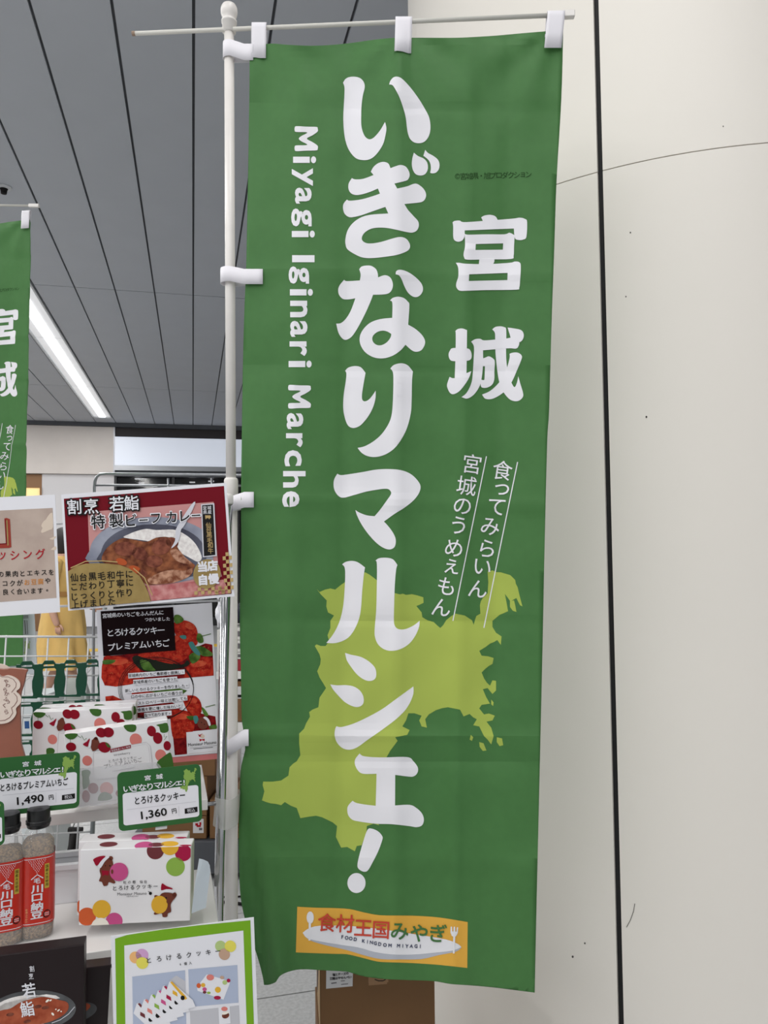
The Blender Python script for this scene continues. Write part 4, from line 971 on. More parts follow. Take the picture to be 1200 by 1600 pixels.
def clipc(cx, cy, r, ymin=None, xmax=None, xmin=None, ymax=None):
    P = []
    for k in range(40):
        t = 2 * math.pi * k / 40; x, y = cx + r * math.cos(t), cy + r * math.sin(t)
        if ymin is not None: y = max(y, ymin(x))
        if ymax is not None: y = min(y, ymax(x))
        if xmax is not None: x = min(x, xmax)
        if xmin is not None: x = max(x, xmin)
        P.append((round(x, 4), round(y, 4)))
    out = []
    for k, q in enumerate(P):      # drop the points that only run along the trimmed edge
        a, b = P[k - 1], P[(k + 1) % len(P)]
        if abs((q[0] - a[0]) * (b[1] - q[1]) - (q[1] - a[1]) * (b[0] - q[0])) > 1.0 : out.append(q)
    return out
tp = lambda x: 242 - (x - 120) * 34 / 868 ; bt = lambda x: 831 - (x - 122) * 35 / 866
for cx, cy, r, k, l in ((708,246,68,'brown',1),(822,210,70,'yellow',2),(928,262,66,'crimson',1),(868,372,74,'green',1),(184,760,70,'orange',1),(297,702,71,'yellow',2),(396,796,66,'pink',1),(290,838,70,'cream',3)):
    p.poly('dot_print', DOT[k], clipc(cx, cy, r, tp, 987, 122, bt), l)
for cx, cy, dx, flip, hx, dotc, dc_ in ((0,0,0,1,0,'pink',(426,410,72)),):
    p.poly('bear_print', M_bear, [(275,400),(290,355),(320,325),(350,300),(372,320),(380,350),(378,400),(372,450),(400,490),(385,502),(350,490),(338,515),(310,520),(295,490),(272,482),(285,440)], 4, smooth=True, sub=3)
    p.ell('bear_print', M_bear, 360, 304, 18, 17, 4); p.ell('dot_print', DOT['pink'], 427, 410, 72, 72, 5); p.ell('bear_print', M_bear, 374, 408, 10, 18, 6)
    p.poly('bear_print', M_hat, [(225,312),(268,290),(318,286),(300,320),(262,358),(245,360),(232,335)], 5, smooth=True, sub=3)
    p.poly('bear_print', M_paper, [(262,362),(290,320),(325,290),(350,295),(318,325),(285,378),(268,372)], 6, smooth=True, sub=3)
    p.poly('bear_print', M_hat, [(290,398),(350,402),(345,440),(318,432),(300,445)], 5); p.ell('bear_print', M_black, 355, 362, 5, 6, 6, n=8); p.ell('bear_print', M_black, 320, 362, 4, 5, 6, n=8)
p.poly('bear_print', M_bear, [(706,606),(722,592),(745,600),(770,575),(830,575),(862,585),(880,590),(872,612),(848,640),(835,670),(840,720),(815,735),(810,760),(775,762),(765,735),(715,745),(706,730),(740,700)], 4, smooth=True, sub=3)
p.ell('bear_print', M_bear, 865, 590, 17, 19, 4); p.ell('dot_print', DOT['yellow'], 748, 666, 64, 70, 5); p.ell('bear_print', M_black, 800, 612, 7, 7, 6, n=8); p.ell('bear_print', M_bear, 815, 640, 13, 16, 6)
p.poly('bear_print', M_hat, [(758,550),(765,500),(800,520),(850,540),(820,555),(780,552)], 5, smooth=True, sub=3); p.poly('bear_print', M_paper, [(752,565),(800,545),(858,552),(862,572),(800,566),(760,578)], 6, smooth=True, sub=3)
p.chars('lettering', M_black, '杜の都', [(474,492),(510,491),(546,489)], 24, off=0.006, layer=5); p.chars('lettering', M_black, '仙台', [(602,487),(636,486)], 24, off=0.006, layer=5)
p.run('lettering', M_black, 'とろけるクッキー', (396,538), (715,522), 38, off=0.004, layer=5, rot=-3)
p.text('lettering', M_black, 'Monsieur Masuno', (418,584), (646,576), 22, off=-0.004, layer=5); p.ell('lettering', M_black, 676, 578, 12, 13, 5); p.line('lettering', M_black, [(658,562),(668,568)], 5, 5)
p.text('lettering', M_black, 'SENDAI', (490,602), (578,599), 8, off=-0.006, layer=5)
p.flush()
q = Print(top_put(bx, [(121, 1315), (302, 1309), (297.6, 1321.6), (124, 1328)], 0.034), cb).crop(100, 1280, 5)
tq = lambda x: 242 - (x - 120) * 34 / 868
for x, y, rx, ry, k in ((320,198,76,20,'brown'),(620,206,75,30,'pink'),(716,200,62,16,'brown'),(820,192,70,20,'yellow'),(950,205,50,6,'crimson')): q.ell('dot_print', DOT[k], x, y, rx, ry, 1)
q.flush()
V, Fc = box(bx.w / 2, bx.w / 2 + 0.0004, -bx.h / 2 + 0.001, bx.h / 2 - 0.001, -0.033, -0.001); obj('side_panel', V, Fc, M_side, cb)
c2 = dup(cb, 'white cookie box with coloured dots directly behind the front one', None, Matrix.Translation(RN * 0.0365 + RD * 0.006 + Vector((0, 0, 0.0))) @ cb.matrix_world)

# strawberry premium boxes
M_lf = mat('strawberry_leaf_print', (66, 104, 48), 0.5, coat=0.4); M_sb = mat('berry_dark_print', (138, 24, 40), 0.5, coat=0.4)
M_frame = mat('frame_line_print', (198, 192, 198), 0.5, coat=0.4); M_grey = mat('grey_print', (110, 106, 110), 0.5)
sx = Card([(103, 1150), (263, 1121), (268.5, 1237), (105, 1262)], 1.322, 1.378)
sb = carton(sx, 'strawberry_box', 'white cookie box with strawberries and leaves, foremost on the upper shelf', 'strawberry cookie boxes', 0.034)
p = sx.printer(sb).crop(60, 1130, 5.4545)
def leafy(pts, l=2): p.poly('leaf_print', M_lf, pts, l, smooth=True, sub=2)
def sberry(x, y, rx, ry, rot=0, l=2): p.ell('berry_print', M_sb, x, y, rx, ry, l, rot)
sberry(285,206,40,36); sberry(530,84,44,40,20); sberry(590,80,46,42,-10); sberry(960,60,40,46); sberry(1014,120,42,50); sberry(1098,186,34,42)
sberry(385,618,32,52); sberry(446,552,42,46); sberry(905,372,46,38); sberry(660,600,30,30)
leafy([(238,108),(290,96),(342,98),(330,125),(300,145),(262,140)]); leafy([(718,22),(760,10),(822,10),(826,50),(800,72),(750,66)]); leafy([(1002,6),(1060,-8),(1104,-14),(1116,50),(1080,72),(1040,66),(1030,20)])
leafy([(1002,330),(1050,290),(1100,255),(1130,250),(1148,330),(1140,420),(1010,380)]); leafy([(360,405),(410,395),(432,420),(415,460),(420,520),(365,560),(362,460)]); leafy([(478,655),(500,600),(545,585),(592,610),(598,645),(540,660)])
for x, y, r in ((408,320,40),(820,140,53),(1036,272,50),(556,560,56)): p.ell('dot_print', DOT['rose'], x, y, r, r * 1.05, 1)
fr = [(460,262),(470,240),(910,158),(945,190),(960,400),(930,430),(470,480),(452,460)]
p.poly('panel_print', M_carton, fr, 3); p.line('frame_print', M_frame, fr + [fr[0]], 4, 4)
p.line('frame_print', M_frame, [(474,258),(905,174),(930,200),(944,392)], 2, 4)
p.poly('bear_print', M_bear, [(440,170),(462,140),(480,122),(498,132),(512,165),(520,200),(455,240)], 4, smooth=True, sub=3); p.ell('bear_print', M_bear, 487, 134, 14, 14, 4); sberry(552,206,52,45,10,5)
leafy([(560,165),(585,180),(605,200),(580,205)], 6)
p.poly('bear_print', M_hat, [(378,182),(410,160),(436,132),(430,170),(418,200),(398,198)], 4, smooth=True, sub=2); p.poly('bear_print', M_paper, [(420,205),(436,150),(450,140),(448,170),(438,208)], 5, smooth=True, sub=2)
p.line('frame_print', M_lf, [(340,112),(365,130),(372,112),(392,150),(410,132)], 4, 3); p.line('frame_print', M_lf, [(280,145),(282,172)], 3, 3); p.line('frame_print', M_lf, [(1075,85),(1070,110),(1098,100),(1072,135)], 4, 3)
p.poly('lettering', M_sb, [(600,222),(775,180),(775,210),(600,250)], 5); p.run('lettering', M_paper, '宮城県産いちご使用', (616,233), (760,200), 17, off=0.0, layer=6, rot=-12)
p.text('lettering', M_grey, 'strawberry', (628,272), (768,252), 26, off=-0.006, layer=5)
p.run('lettering', M_grey, 'とろけるクッキー', (592,322), (810,288), 26, off=0.002, layer=5, rot=-8); p.run('lettering', M_grey, 'プレミアムいちご', (560,366), (850,310), 40, off=-0.004, layer=5, rot=-10)
p.line('lettering', M_frame, [(612,410),(800,378)], 8, 5)
p.flush()
V, Fc = box(sx.w / 2, sx.w / 2 + 0.0004, -sx.h / 2 + 0.001, sx.h / 2 - 0.001, -0.033, -0.001); obj('side_panel', V, Fc, M_side, sb)
q = Print(top_put(sx, [(110, 1145), (264, 1117), (263, 1121), (103, 1150)], 0.034), sb).crop(0, 0, 1)
q.flush()
ry = Card([(49.7, 1116), (206, 1105.5), (209, 1211), (47.8, 1222)], 1.392, 1.432)
rb = dup(sb, 'white strawberry cookie box raised behind, in the middle of the three', None, ry.M)
rb2 = dup(sb, 'white strawberry cookie box at the very back, only its top edge showing', None, ry.M @ Matrix.Translation((0.004, 0.001, -0.0365)))

# curry boxes low on the left
M_cbox = mat('dark_curry_box', (28, 16, 18), 0.35, coat=0.0, spec=0.25)
M_bowl = mat('dark_bowl_print', (70, 70, 72), 0.45, rgb2=(92, 94, 96), scale=30); M_cur3 = mat('red_curry_print', (140, 62, 42), 0.45, rgb2=(172, 92, 66), scale=60)
zx = Card([(-42, 1500), (133, 1474), (129, 1689), (-44, 1716)], 1.027, 1.061)
zb = carton(zx, 'curry_box', 'dark brown curry box with white brush lettering, front one at bottom left', 'curry boxes', 0.026, M_cbox)
p = zx.printer(zb).crop(0, 1430, 6)
p.ell('bowl_print', M_bowl, 300, 900, 412, 190, 1, -4, 40); p.ell('bowl_print', M_rice, 240, 905, 330, 150, 2, -6, 40)
p.poly('bowl_print', M_rice, [(-60,900),(40,830),(170,795),(330,760),(430,745),(520,755),(560,780),(300,850),(0,930)], 2)
p.poly('bowl_print', M_cur3, [(-100,960),(0,900),(90,880),(170,830),(250,800),(380,770),(480,780),(560,800),(610,810),(640,840),(630,900),(560,960),(440,1010),(200,1060),(-100,1060)], 3, smooth=True, sub=3)
for x, y, rx, ry_ in ((440,805,30,14),(470,800,18,10),(490,930,14,24),(545,895,22,10),(570,905,10,10),(520,885,12,8)): p.ell('bowl_print', DOT['cream'], x, y, rx * 0.7, ry_ * 0.7, 4, -40)
for x, y in ((90,935),(350,860),(420,870),(250,1000)): p.ell('bowl_print', M_meat, x, y, 36, 16, 4, -10)
p.line('bowl_print', M_fork, [(480,1015),(560,985),(640,930),(700,860)], 6, 4)
p.chars('lettering', M_paper, '割烹', [(296,500),(288,572)], 56, off=0.008, layer=6, rot=-6, sq=0.8)
p.chars('lettering', M_paper, '若鮨', [(268,706),(250,880)], 140, off=0.014, layer=6, rot=-10, sq=0.9)
p.flush()
zc = Card([(25, 1524), (173, 1510), (166, 1639), (20, 1666)], 1.090, 1.128)
zb2 = carton(zc, 'curry_box', 'dark curry box behind, showing between the front one and the green bordered card', 'curry boxes', 0.024, M_cbox)
p = zc.printer(zb2).crop(0, 1430, 6)
p.ell('bowl_print', M_bowl, 700, 920, 220, 90, 1, -14, 40); p.ell('bowl_print', M_cur3, 690, 890, 170, 55, 2, -14, 40); p.flush()

# ---------------------------------------------------------------- furikake bottles
M_pet = mat('bottle_plastic', (240, 240, 240), 0.05, alpha=0.22, spec=0.7)
M_gran = mat('furikake_granules', (74, 54, 34), 0.8, rgb2=(156, 124, 84), scale=300, bump=1.0)
M_label = mat('bottle_label_red', (196, 44, 28), 0.4, coat=0.3); M_lab_y = mat('bottle_label_yellow', (196, 170, 60), 0.5); M_cap = mat('bottle_cap_black', (18, 18, 19), 0.35)
PB = 3.6
def bottle(px, py, Yc, label, rotz, fill_h):
    b = atz(px, py, ZB); b = at(px, 1340, Yc); b.z = ZB
    ht = 0.196; R = 0.0245
    M = Matrix.Translation(b) @ Matrix.Rotation(rotz, 4, 'Z')
    t = thing('furikake_bottle', label, 'bottle', M, 'furikake bottles')
    V, Fc = lathe([(0.001, 0.0005), (R * 0.86, 0.0005), (R * 0.97, 0.004), (R, 0.012), (R, 0.138), (R * 0.97, 0.146), (R * 0.82, 0.156), (R * 0.66, 0.163), (R * 0.62, 0.166)], 40, 1, PB)
    obj('bottle_body', V, Fc, M_pet, t, smooth=True)
    rr = R - 0.0014
    prof = [(0.001, 0.002), (rr * 0.85, 0.002), (rr * 0.97, 0.006), (rr, 0.013), (rr, fill_h - 0.006), (rr * 0.8, fill_h + 0.002), (rr * 0.3, fill_h + 0.006), (0.001, fill_h + 0.007)]
    V, Fc = lathe(prof, 40, 1, PB); V = [Vector(v) + Vector((0, 0, 0.0016 * noise.noise(Vector(v) * 160))) if v[2] > fill_h - 0.007 else Vector(v) for v in V]
    g = obj('furikake', V, Fc, M_gran, t, smooth=True); g['kind'] = 'stuff'
    V, Fc = lathe([(R + 0.0005, 0.024), (R + 0.0005, 0.128)], 40, 1, PB); Fc = Fc[:-2]
    lb = obj('label_sleeve', V, Fc, M_label, t, smooth=True)
    V, Fc = lathe([(0.0163, 0.166), (0.0172, 0.168), (0.0172, 0.190), (0.0165, 0.194), (0.001, 0.1955)], 28); cap = obj('cap', V, Fc, M_cap, t, smooth=True)
    md = cap.modifiers.new('split', 'EDGE_SPLIT'); md.split_angle = math.radians(35)
    V, Fc = lathe([(0.0172, 0.171), (0.0186, 0.172), (0.0186, 0.1765), (0.0172, 0.1775)], 28); obj('cap_ring', V, Fc, M_cap, cap)
    # printing wrapped on the sleeve; x across in mm from the centre, y down in mm from the label top
    def put(x, y, l):
        xx = x / 1000.0; R2 = R + 0.0005; u = min(0.999, abs(xx) / R2)
        return (xx, -(R2 * (1 - u ** PB) ** (1 / PB)) - l * 0.00025, 0.128 - y / 1000.0)
    p = Print(put, t, cut=0)
    p.add
    for y in (3.5, 101.0): p.line('label_print', M_paper, [(-22 + 4 * k, y + 0.0) for k in range(12)], 0.9, 1)
    random.seed(7)
    for r in range(9):
        n = 9 - r
        for k in range(n):
            p.ell('label_print', M_paper, (k - (n - 1) / 2) * 3.0 + random.uniform(-.4, .4), 6 + r * 2.4, 0.55, 0.8, 1, n=6)
    p.line('label_print', M_paper, [(-8.5, 34), (0, 27.5), (8.5, 34)], 1.5, 1)
    p.chars('lettering', M_paper, '毛', [(0, 36.5)], 8.5, off=0.02, layer=1, sq=1.15)
    p.chars('lettering', M_paper, '川口納豆', [(0, 49), (0, 62), (0, 75), (0, 88)], 12.2, off=0.03, layer=1, sq=1.42)
    p.poly('label_print', M_lab_y, [(10.5, 13), (17, 13), (17, 50), (10.5, 50)], 1)
    for k, ch in enumerate('国産大豆使用'): p.chars('lettering', M_black, ch, [(13.7, 17 + k * 5.6)], 4.6, off=0.0, layer=2)
    p.ell('label_print', M_black, 14, 89, 5.2, 6, 1)
    for dy in (-1.4, 1.4): p.line('lettering', M_paper, [(10.8, 89 + dy), (17.2, 89 + dy)], 0.8, 2)
    for k, ch in enumerate('乾燥ふりかけ'): p.chars('lettering', DOT['peach'], ch, [(-14.5, 79 + k * 3.6)], 3.2, off=0.0, layer=1)
    p.flush(); return t
bottle(59.5, 1448, 1.236, 'furikake bottle with red label and black cap, right one of two', math.radians(22), 0.146)
bottle(12.0, 1454, 1.215, 'furikake bottle with red label and black cap, left one by the picture edge', math.radians(24), 0.139)

# white tray behind the bottles
ty = Card([(60, 1350), (240, 1342), (240, 1390), (60, 1397)], 1.33, 1.372)
xa = Vector((ty.M[0][0], ty.M[1][0], 0)).normalized(); ya = Vector((-xa.y, xa.x, 0))
ty.M = Matrix(((xa.x, 0, -ya.x, ty.M[0][3]), (xa.y, 0, -ya.y, ty.M[1][3]), (0, 1, 0, ty.M[2][3]), (0, 0, 0, 1)))
tr = thing('white_tray', 'low white plastic tray with a rim behind the bottles and cookie boxes', 'tray', ty.M)
w, h = ty.w / 2, ty.h / 2; zz = -h + (ZB - (ty.M.translation.z - h)) + 0.0005
V, Fc = merge(box(-w, w, zz, h - 0.008, -0.003, 0), box(-w - 0.004, w + 0.004, h - 0.008, h, -0.007, 0.004), box(-w, w, zz, h - 0.008, -0.063, -0.060), box(-w - 0.004, w + 0.004, h - 0.008, h, -0.067, -0.056),
              box(-w, -w + 0.003, zz, h - 0.008, -0.060, -0.003), box(w - 0.003, w, zz, h - 0.008, -0.060, -0.003), box(-w + 0.003, w - 0.003, zz, zz + 0.003, -0.060, -0.003))
obj('tray', V, Fc, mat('white_plastic', (232, 234, 238), 0.3), tr)

# pouch at the left edge
M_pouch = mat('pouch_brown', (146, 88, 70), 0.4, noise_amt=0.05, scale=30)
M_cloud = mat('cloud_label', (224, 208, 196), 0.6); M_cline = mat('cloud_line', (112, 58, 54), 0.6)
po = Card([(-78, 1048), (58, 1036), (34, 1236), (-62, 1250)], 1.318, 1.345)
pt_ = thing('snack_pouch', 'brown snack pouch with a cream cloud shaped label at the left edge', 'pouch', po.M)
pr = po.printer(pt_).crop(0, 1020, 8.886)
OP = [(-700,240),(120,250),(240,230),(490,262),(470,340),(430,470),(380,600),(340,700),(300,900),(270,1150),(240,1420),(225,1900),(-600,2000),(-660,1100)]
pts = [po.H(*pr.c(*q)) for q in smooth_poly(OP, 3)]
V, Fc = extrude2(pts, (), -0.012, -0.002); bag = obj('bag', V, Fc, M_pouch, pt_, bevel=0.004)
CL = [(-620,760),(-560,560),(-400,420),(-300,340),(-120,280),(0,310),(60,330),(110,375),(200,355),(290,390),(350,450),(365,520),(345,590),(290,645),(330,700),(345,770),(320,840),(250,915),(245,990),(190,1070),(110,1125),(0,1145),(-150,1150),(-350,1120),(-520,1000)]
pts = [po.H(*pr.c(*q)) for q in smooth_poly(CL, 4)]
V, Fc = extrude2(pts, (), -0.0018, 0.0012); lb = obj('cloud_label', V, Fc, M_cloud, pt_)
pr2 = Print(lambda x, y, l: (lambda a: (a[0], a[1], 0.0012 + l * 0.00025))(po.H(x, y)), lb).crop(0, 1020, 8.886)
pr2.line('outline_print', M_cline, [(-100,330),(0,318),(60,345),(105,382),(200,385),(275,430),(310,500),(295,570),(220,660)], 9, 1)
pr2.line('outline_print', M_cline, [(250,668),(290,730),(285,800),(235,870),(190,905),(200,980),(150,1050),(80,1090),(0,1100)], 9, 1)
pr2.chars('lettering', M_cline, 'やわらかふっくら', [(160,465),(178,535),(132,610),(148,680),(128,765),(150,815),(92,868),(112,965)], 74, off=0.008, layer=1, rot=8)
pr2.chars('lettering', mat('deep_red_ink', (140, 34, 40), 0.6), '三陸', [(-20,480),(-30,620)], 150, off=0.01, layer=1)
pr2.flush()
CL2 = [(-300,200),(-100,150),(0,145),(80,155),(150,185),(210,235),(250,268),(340,295),(220,310),(0,330),(-250,330)]
pts = [po.H(*pr.c(*q)) for q in smooth_poly(CL2, 4)]
V, Fc = extrude2(pts, (), -0.016, -0.013); obj('header_label', V, Fc, M_cloud, pt_)

# green plastic lattice
lc = Card([(18, 1034), (155, 1029), (155, 1178), (18, 1184)], 1.605, 1.652)
ltc = thing('plastic_lattice', 'dark green moulded plastic lattice standing behind the strawberry boxes', 'lattice', lc.M)
M_lat = mat('dark_green_plastic', (8, 74, 52), 0.35)
lp = lc.printer(ltc).crop(0, 930, 6.667)
for k in range(4):
    x0 = 150 + 228 * k; dy = -10 * k
    # one unit: bar and slot on top, waisted window, then the same again half as high
    for r, (ya, hgt) in enumerate(((690, 390), (1080, 390), (1470, 240))):
        o = [(x0 + 228, ya + 400 + dy - (400 - hgt)), (x0, ya + hgt + dy), (x0, ya + 42 + dy)]
        if r == 0: o += [(x0 + 40, ya + 40 + dy), (x0 + 62, ya + 6 + dy), (x0 + 150, ya + 2 + dy), (x0 + 178, ya + 36 + dy)]
        o += [(x0 + 228, ya + 36 + dy)]
        slot = [(x0 + 52, ya + 46 + dy), (x0 + 164, ya + 40 + dy), (x0 + 164, ya + 60 + dy), (x0 + 52, ya + 66 + dy)] if r == 0 else [(x0 + 52, ya + 2 + dy + 46), (x0 + 164, ya + dy + 42), (x0 + 164, ya + dy + 60), (x0 + 52, ya + dy + 66)]
        win_ = [(x0 + 44, ya + 100 + dy), (x0 + 60, ya + 86 + dy), (x0 + 170, ya + 80 + dy), (x0 + 186, ya + 94 + dy), (x0 + 188, ya + 140 + dy), (x0 + 170, ya + 210 + dy), (x0 + 172, ya + hgt * 0.72 + dy), (x0 + 186, ya + hgt - 38 + dy), (x0 + 180, ya + hgt - 24 + dy), (x0 + 56, ya + hgt - 20 + dy), (x0 + 44, ya + hgt - 34 + dy), (x0 + 58, ya + hgt * 0.7 + dy), (x0 + 60, ya + 200 + dy), (x0 + 44, ya + 140 + dy)]
        conv = lambda L: [lc.H(*lp.c(*q)) for q in L]
        V, Fc = extrude2(conv(o), (conv(slot), conv(win_)), -0.008, 0.0); obj('lattice_unit', V, Fc, M_lat, ltc)
# white slip hanging beside the cookie boxes
pl = Card([(303, 1346), (327, 1346), (327, 1434), (303, 1434)], 1.238, 1.246)
slip = thing('paper_slip', 'curled white paper slip standing right of the cookie boxes', 'paper', pl.M)
pr = pl.printer(slip).crop(300, 1140, 5.33)
pts = [pl.H(*pr.c(*q)) for q in [(20,1075),(60,1085),(100,1105),(122,1140),(134,1190),(144,1498),(26,1530),(18,1300)]]
V, Fc = extrude2(pts, (), -0.0006, 0.0); V = [(x, y, z - 0.006 * (x / pl.w + 0.5) ** 2) for x, y, z in V]; obj('sheet', V, Fc, mat('bluish_paper', (206, 216, 224), 0.6), slip)

# tape holding pole and upright together
ta = at(355, 1240, 1.474); tb = at(353, 1286, 1.474)
tape = thing('tape_wrap', 'translucent packing tape wound round flag pole and chrome upright', 'tape', (ta + tb) / 2)
V = []; n = 28
for i, (P_, off) in enumerate(((ta, 0.0), (ta * 0.5 + tb * 0.5, -0.001), (tb, 0.0))):
    for k in range(n):
        a = 2 * math.pi * k / n; r = 1 + 0.05 * math.sin(5 * a + i)
        V.append(P_ - tape.location + Vector((0.0225 * r * math.cos(a), 0.034 * r * math.sin(a), 0.002 * math.sin(2 * a))))
Fc = [(i * n + k, i * n + (k + 1) % n, (i + 1) * n + (k + 1) % n, (i + 1) * n + k) for i in range(2) for k in range(n)]
o = obj('tape', V, Fc, mat('tape_film', (216, 216, 212), 0.3, alpha=0.5), tape, smooth=True)

# ---------------------------------------------------------------- things on the floor and further back
M_card_shade = mat('cardboard', (116, 82, 48), 0.75, noise_amt=0.04, scale=12); M_card_lit = mat('cardboard_lit_side', (168, 138, 100), 0.75, noise_amt=0.04, scale=12)  # shade is put into the darker cardboard tone; the side is its lit copy
M_ctape = mat('parcel_tape', (150, 112, 74), 0.4)
def ground_box(c0, yaw, w, d, z0, z1, label, group, m=M_card_shade, name='cardboard_box'):
    """c0 is the lower front left corner in plan"""
    M = Matrix.Translation(Vector((c0.x, c0.y, z0))) @ Matrix.Rotation(yaw, 4, 'Z')
    t = thing(name, label, 'box', M, group); h = z1 - z0
    V, Fc = box(0, w, 0, d, 0, h); b = obj('carton', V, Fc, m, t, bevel=0.002)
    V, Fc = merge(box(w * 0.42, w * 0.58, -0.0006, d + 0.0006, h, h + 0.0006), box(w * 0.42, w * 0.58, -0.0006, 0, h - 0.05, h + 0.0006)); obj('tape', V, Fc, M_ctape, t)
    return t, w, d, h
fl = at(500, 1516, 1.66); fr_ = at(679, 1530, 1.69)
yaw = math.atan2(fr_.y - fl.y, fr_.x - fl.x); wd = (Vector((fr_.x - fl.x, fr_.y - fl.y))).length
zt = 0.548; zm = 1.42 - (1594 - 858) / 1200 * 1.675
c0 = Vector((fl.x, fl.y, 0))
t, w, d, h = ground_box(c0, yaw, wd, 0.2, zm + 0.002, zt, 'brown cardboard box with white label standing below the banner hem', 'boxes under the banner')
V, Fc = box(0.017, 0.073, -0.0008, 0, h - 0.082, h - 0.042)
# label where the photo shows it
lq = Card([(510.5, 1519), (551, 1518), (551, 1542), (510, 1545)], 1.6586, 1.6655)
lm = t.matrix_world.inverted()
def lput(x, y, l):
    P_ = at(x, y, 1.66); r = ray(x, y); n = Vector((-math.sin(yaw), math.cos(yaw), 0)); k = (c0 - CAM).dot(n) / r.dot(n); P_ = CAM + r * k
    v = lm @ P_ if False else (Matrix.Rotation(-yaw, 4, 'Z') @ (P_ - Vector((c0.x, c0.y, zm + 0.002)))); return (v.x, -0.0004 - l * 0.0004, v.z)
p = Print(lput, t).crop(380, 1480, 3.529)
M_lab = mat('label_paper', (206, 204, 206), 0.6)
p.poly('label', M_lab, [(458,120),(605,120),(603,214),(457,228)], 1)
p.run('lettering', M_black, '塩とチーズの', (500,150), (574,143), 15, off=0.03, layer=2, rot=-3); p.run('lettering', M_black, '三陸はやせんべい', (484,172), (590,163), 15, off=0.03, layer=2, rot=-3)
p.line('lettering', M_grey, [(485,198),(515,194)], 6, 2); p.line('lettering', M_grey, [(538,185),(560,183)], 4, 2); p.line('lettering', M_grey, [(540,204),(578,200)], 4, 2)
p.poly('label', M_ctape, [(690,140),(800,140),(800,192),(690,197)], 1); p.line('lettering', M_black, [(725,176),(745,184),(770,184),(785,176)], 5, 2)
p.flush()
V, Fc = box(-0.0008, 0, 0.0, 0.2, 0.001, h - 0.001); obj('side_face', V, Fc, M_card_lit, t)
for k in range(3): 
    V, Fc = tube([(-0.0012, 0.05 + 0.02 * k, h - 0.01), (-0.0012, 0.14 + 0.01 * k, 0.02)], 0.0006, 4); obj('pen_stroke', V, Fc, M_grey, t)
ground_box(c0 - Vector((0.004, 0.003, 0)), yaw, wd + 0.008, 0.206, 0.0, zm, 'dark brown cardboard box on the floor under the labelled one', 'boxes under the banner')

# shelving unit and cartons behind the pole
def fb(px0, px1, py0, py1, Y): a = at(px0, py1, Y); b = at(px1, py0, Y); return a, b
Yb = 3.4
def bg_box(px0, px1, py0, py1, d, label, m, Y=Yb, name='cardboard_box', group=None, cat='box', lowz=None):
    a, b = fb(px0, px1, py0, py1, Y)
    z0 = a.z if lowz is None else lowz
    t = thing(name, label, cat, Vector((a.x, Y, z0)), group)
    V, Fc = box(0, b.x - a.x, 0, d, 0, b.z - z0); obj('carton', V, Fc, m, t, bevel=0.003)
    V, Fc = box((b.x - a.x) * 0.4, (b.x - a.x) * 0.55, -0.0008, d, b.z - z0, b.z - z0 + 0.0008); obj('tape', V, Fc, M_ctape, t)
    return t, b.x - a.x, b.z - z0
pz = at(300, 1311, Yb).z
# low grey dolly
a, b = fb(196, 420, 1311, 1345, Yb - 0.02)
dl = thing('dolly', 'low dark grey dolly carrying the stacked cartons behind the rack', 'dolly', Vector((a.x, Yb - 0.02, 0)))
V, Fc = box(0, b.x - a.x, 0, 0.36, 0.03, pz - 0.003); obj('deck', V, Fc, mat('dolly_grey', (74, 76, 82), 0.6), dl, bevel=0.004)
for x in (0.05, b.x - a.x - 0.05):
    for y in (0.05, 0.31):
        V, Fc = tube([(x, y - 0.012, 0.02), (x, y + 0.012, 0.02)], 0.02, 14); obj('wheel', V, Fc, M_black, dl)
zprev = pz
for k, (y1, lab, x1) in enumerate(((1275, 'brown carton with a small white label at the bottom of the stack on the dolly', 322.5), (1240.5, 'second lowest brown carton of the stack on the dolly', 323), (1213, 'plain brown carton third from the bottom of the dolly stack', 323.5), (1186, 'brown carton on top of the dolly stack, jutting to the right', 336))):
    tt, w_, h_ = bg_box(222 if k < 3 else 236, x1, y1, 1311, 0.33, lab, M_card_shade, group='cartons on the dolly', lowz=zprev)
    zprev = zprev + h_ + 0.0015
    if k == 0:
        x = w_ - 0.058
        V, Fc = box(x, x + 0.046, -0.001, 0, h_ - 0.072, h_ - 0.012); obj('label', V, Fc, M_lab, tt)
        V, Fc = merge(box(x + 0.010, x + 0.022, -0.0018, -0.001, h_ - 0.04, h_ - 0.03), box(x + 0.016, x + 0.034, -0.0018, -0.001, h_ - 0.046, h_ - 0.038), box(x + 0.028, x + 0.036, -0.0018, -0.001, h_ - 0.038, h_ - 0.026)); obj('label_mark', V, Fc, M_redp, tt)
        V, Fc = box(x + 0.026, x + 0.040, -0.0018, -0.001, h_ - 0.06, h_ - 0.050); obj('label_lettering', V, Fc, M_grey, tt)
tt, w_, h_ = bg_box(327.5, 398, 1249, 1311, 0.33, 'brown carton standing right of the stack, behind the flag pole', M_card_shade, group='cartons on the dolly', lowz=pz)
V, Fc = merge(*[box(0.105 + 0.012 * k, 0.109 + 0.012 * k, -0.001, 0, h_ - 0.05, h_ - 0.026) for k in range(2)], *[box(0.10, 0.16, -0.001, 0, h_ - 0.075 - 0.022 * k, h_ - 0.0735 - 0.022 * k) for k in range(4)]); obj('lettering', V, Fc, M_brown, tt)
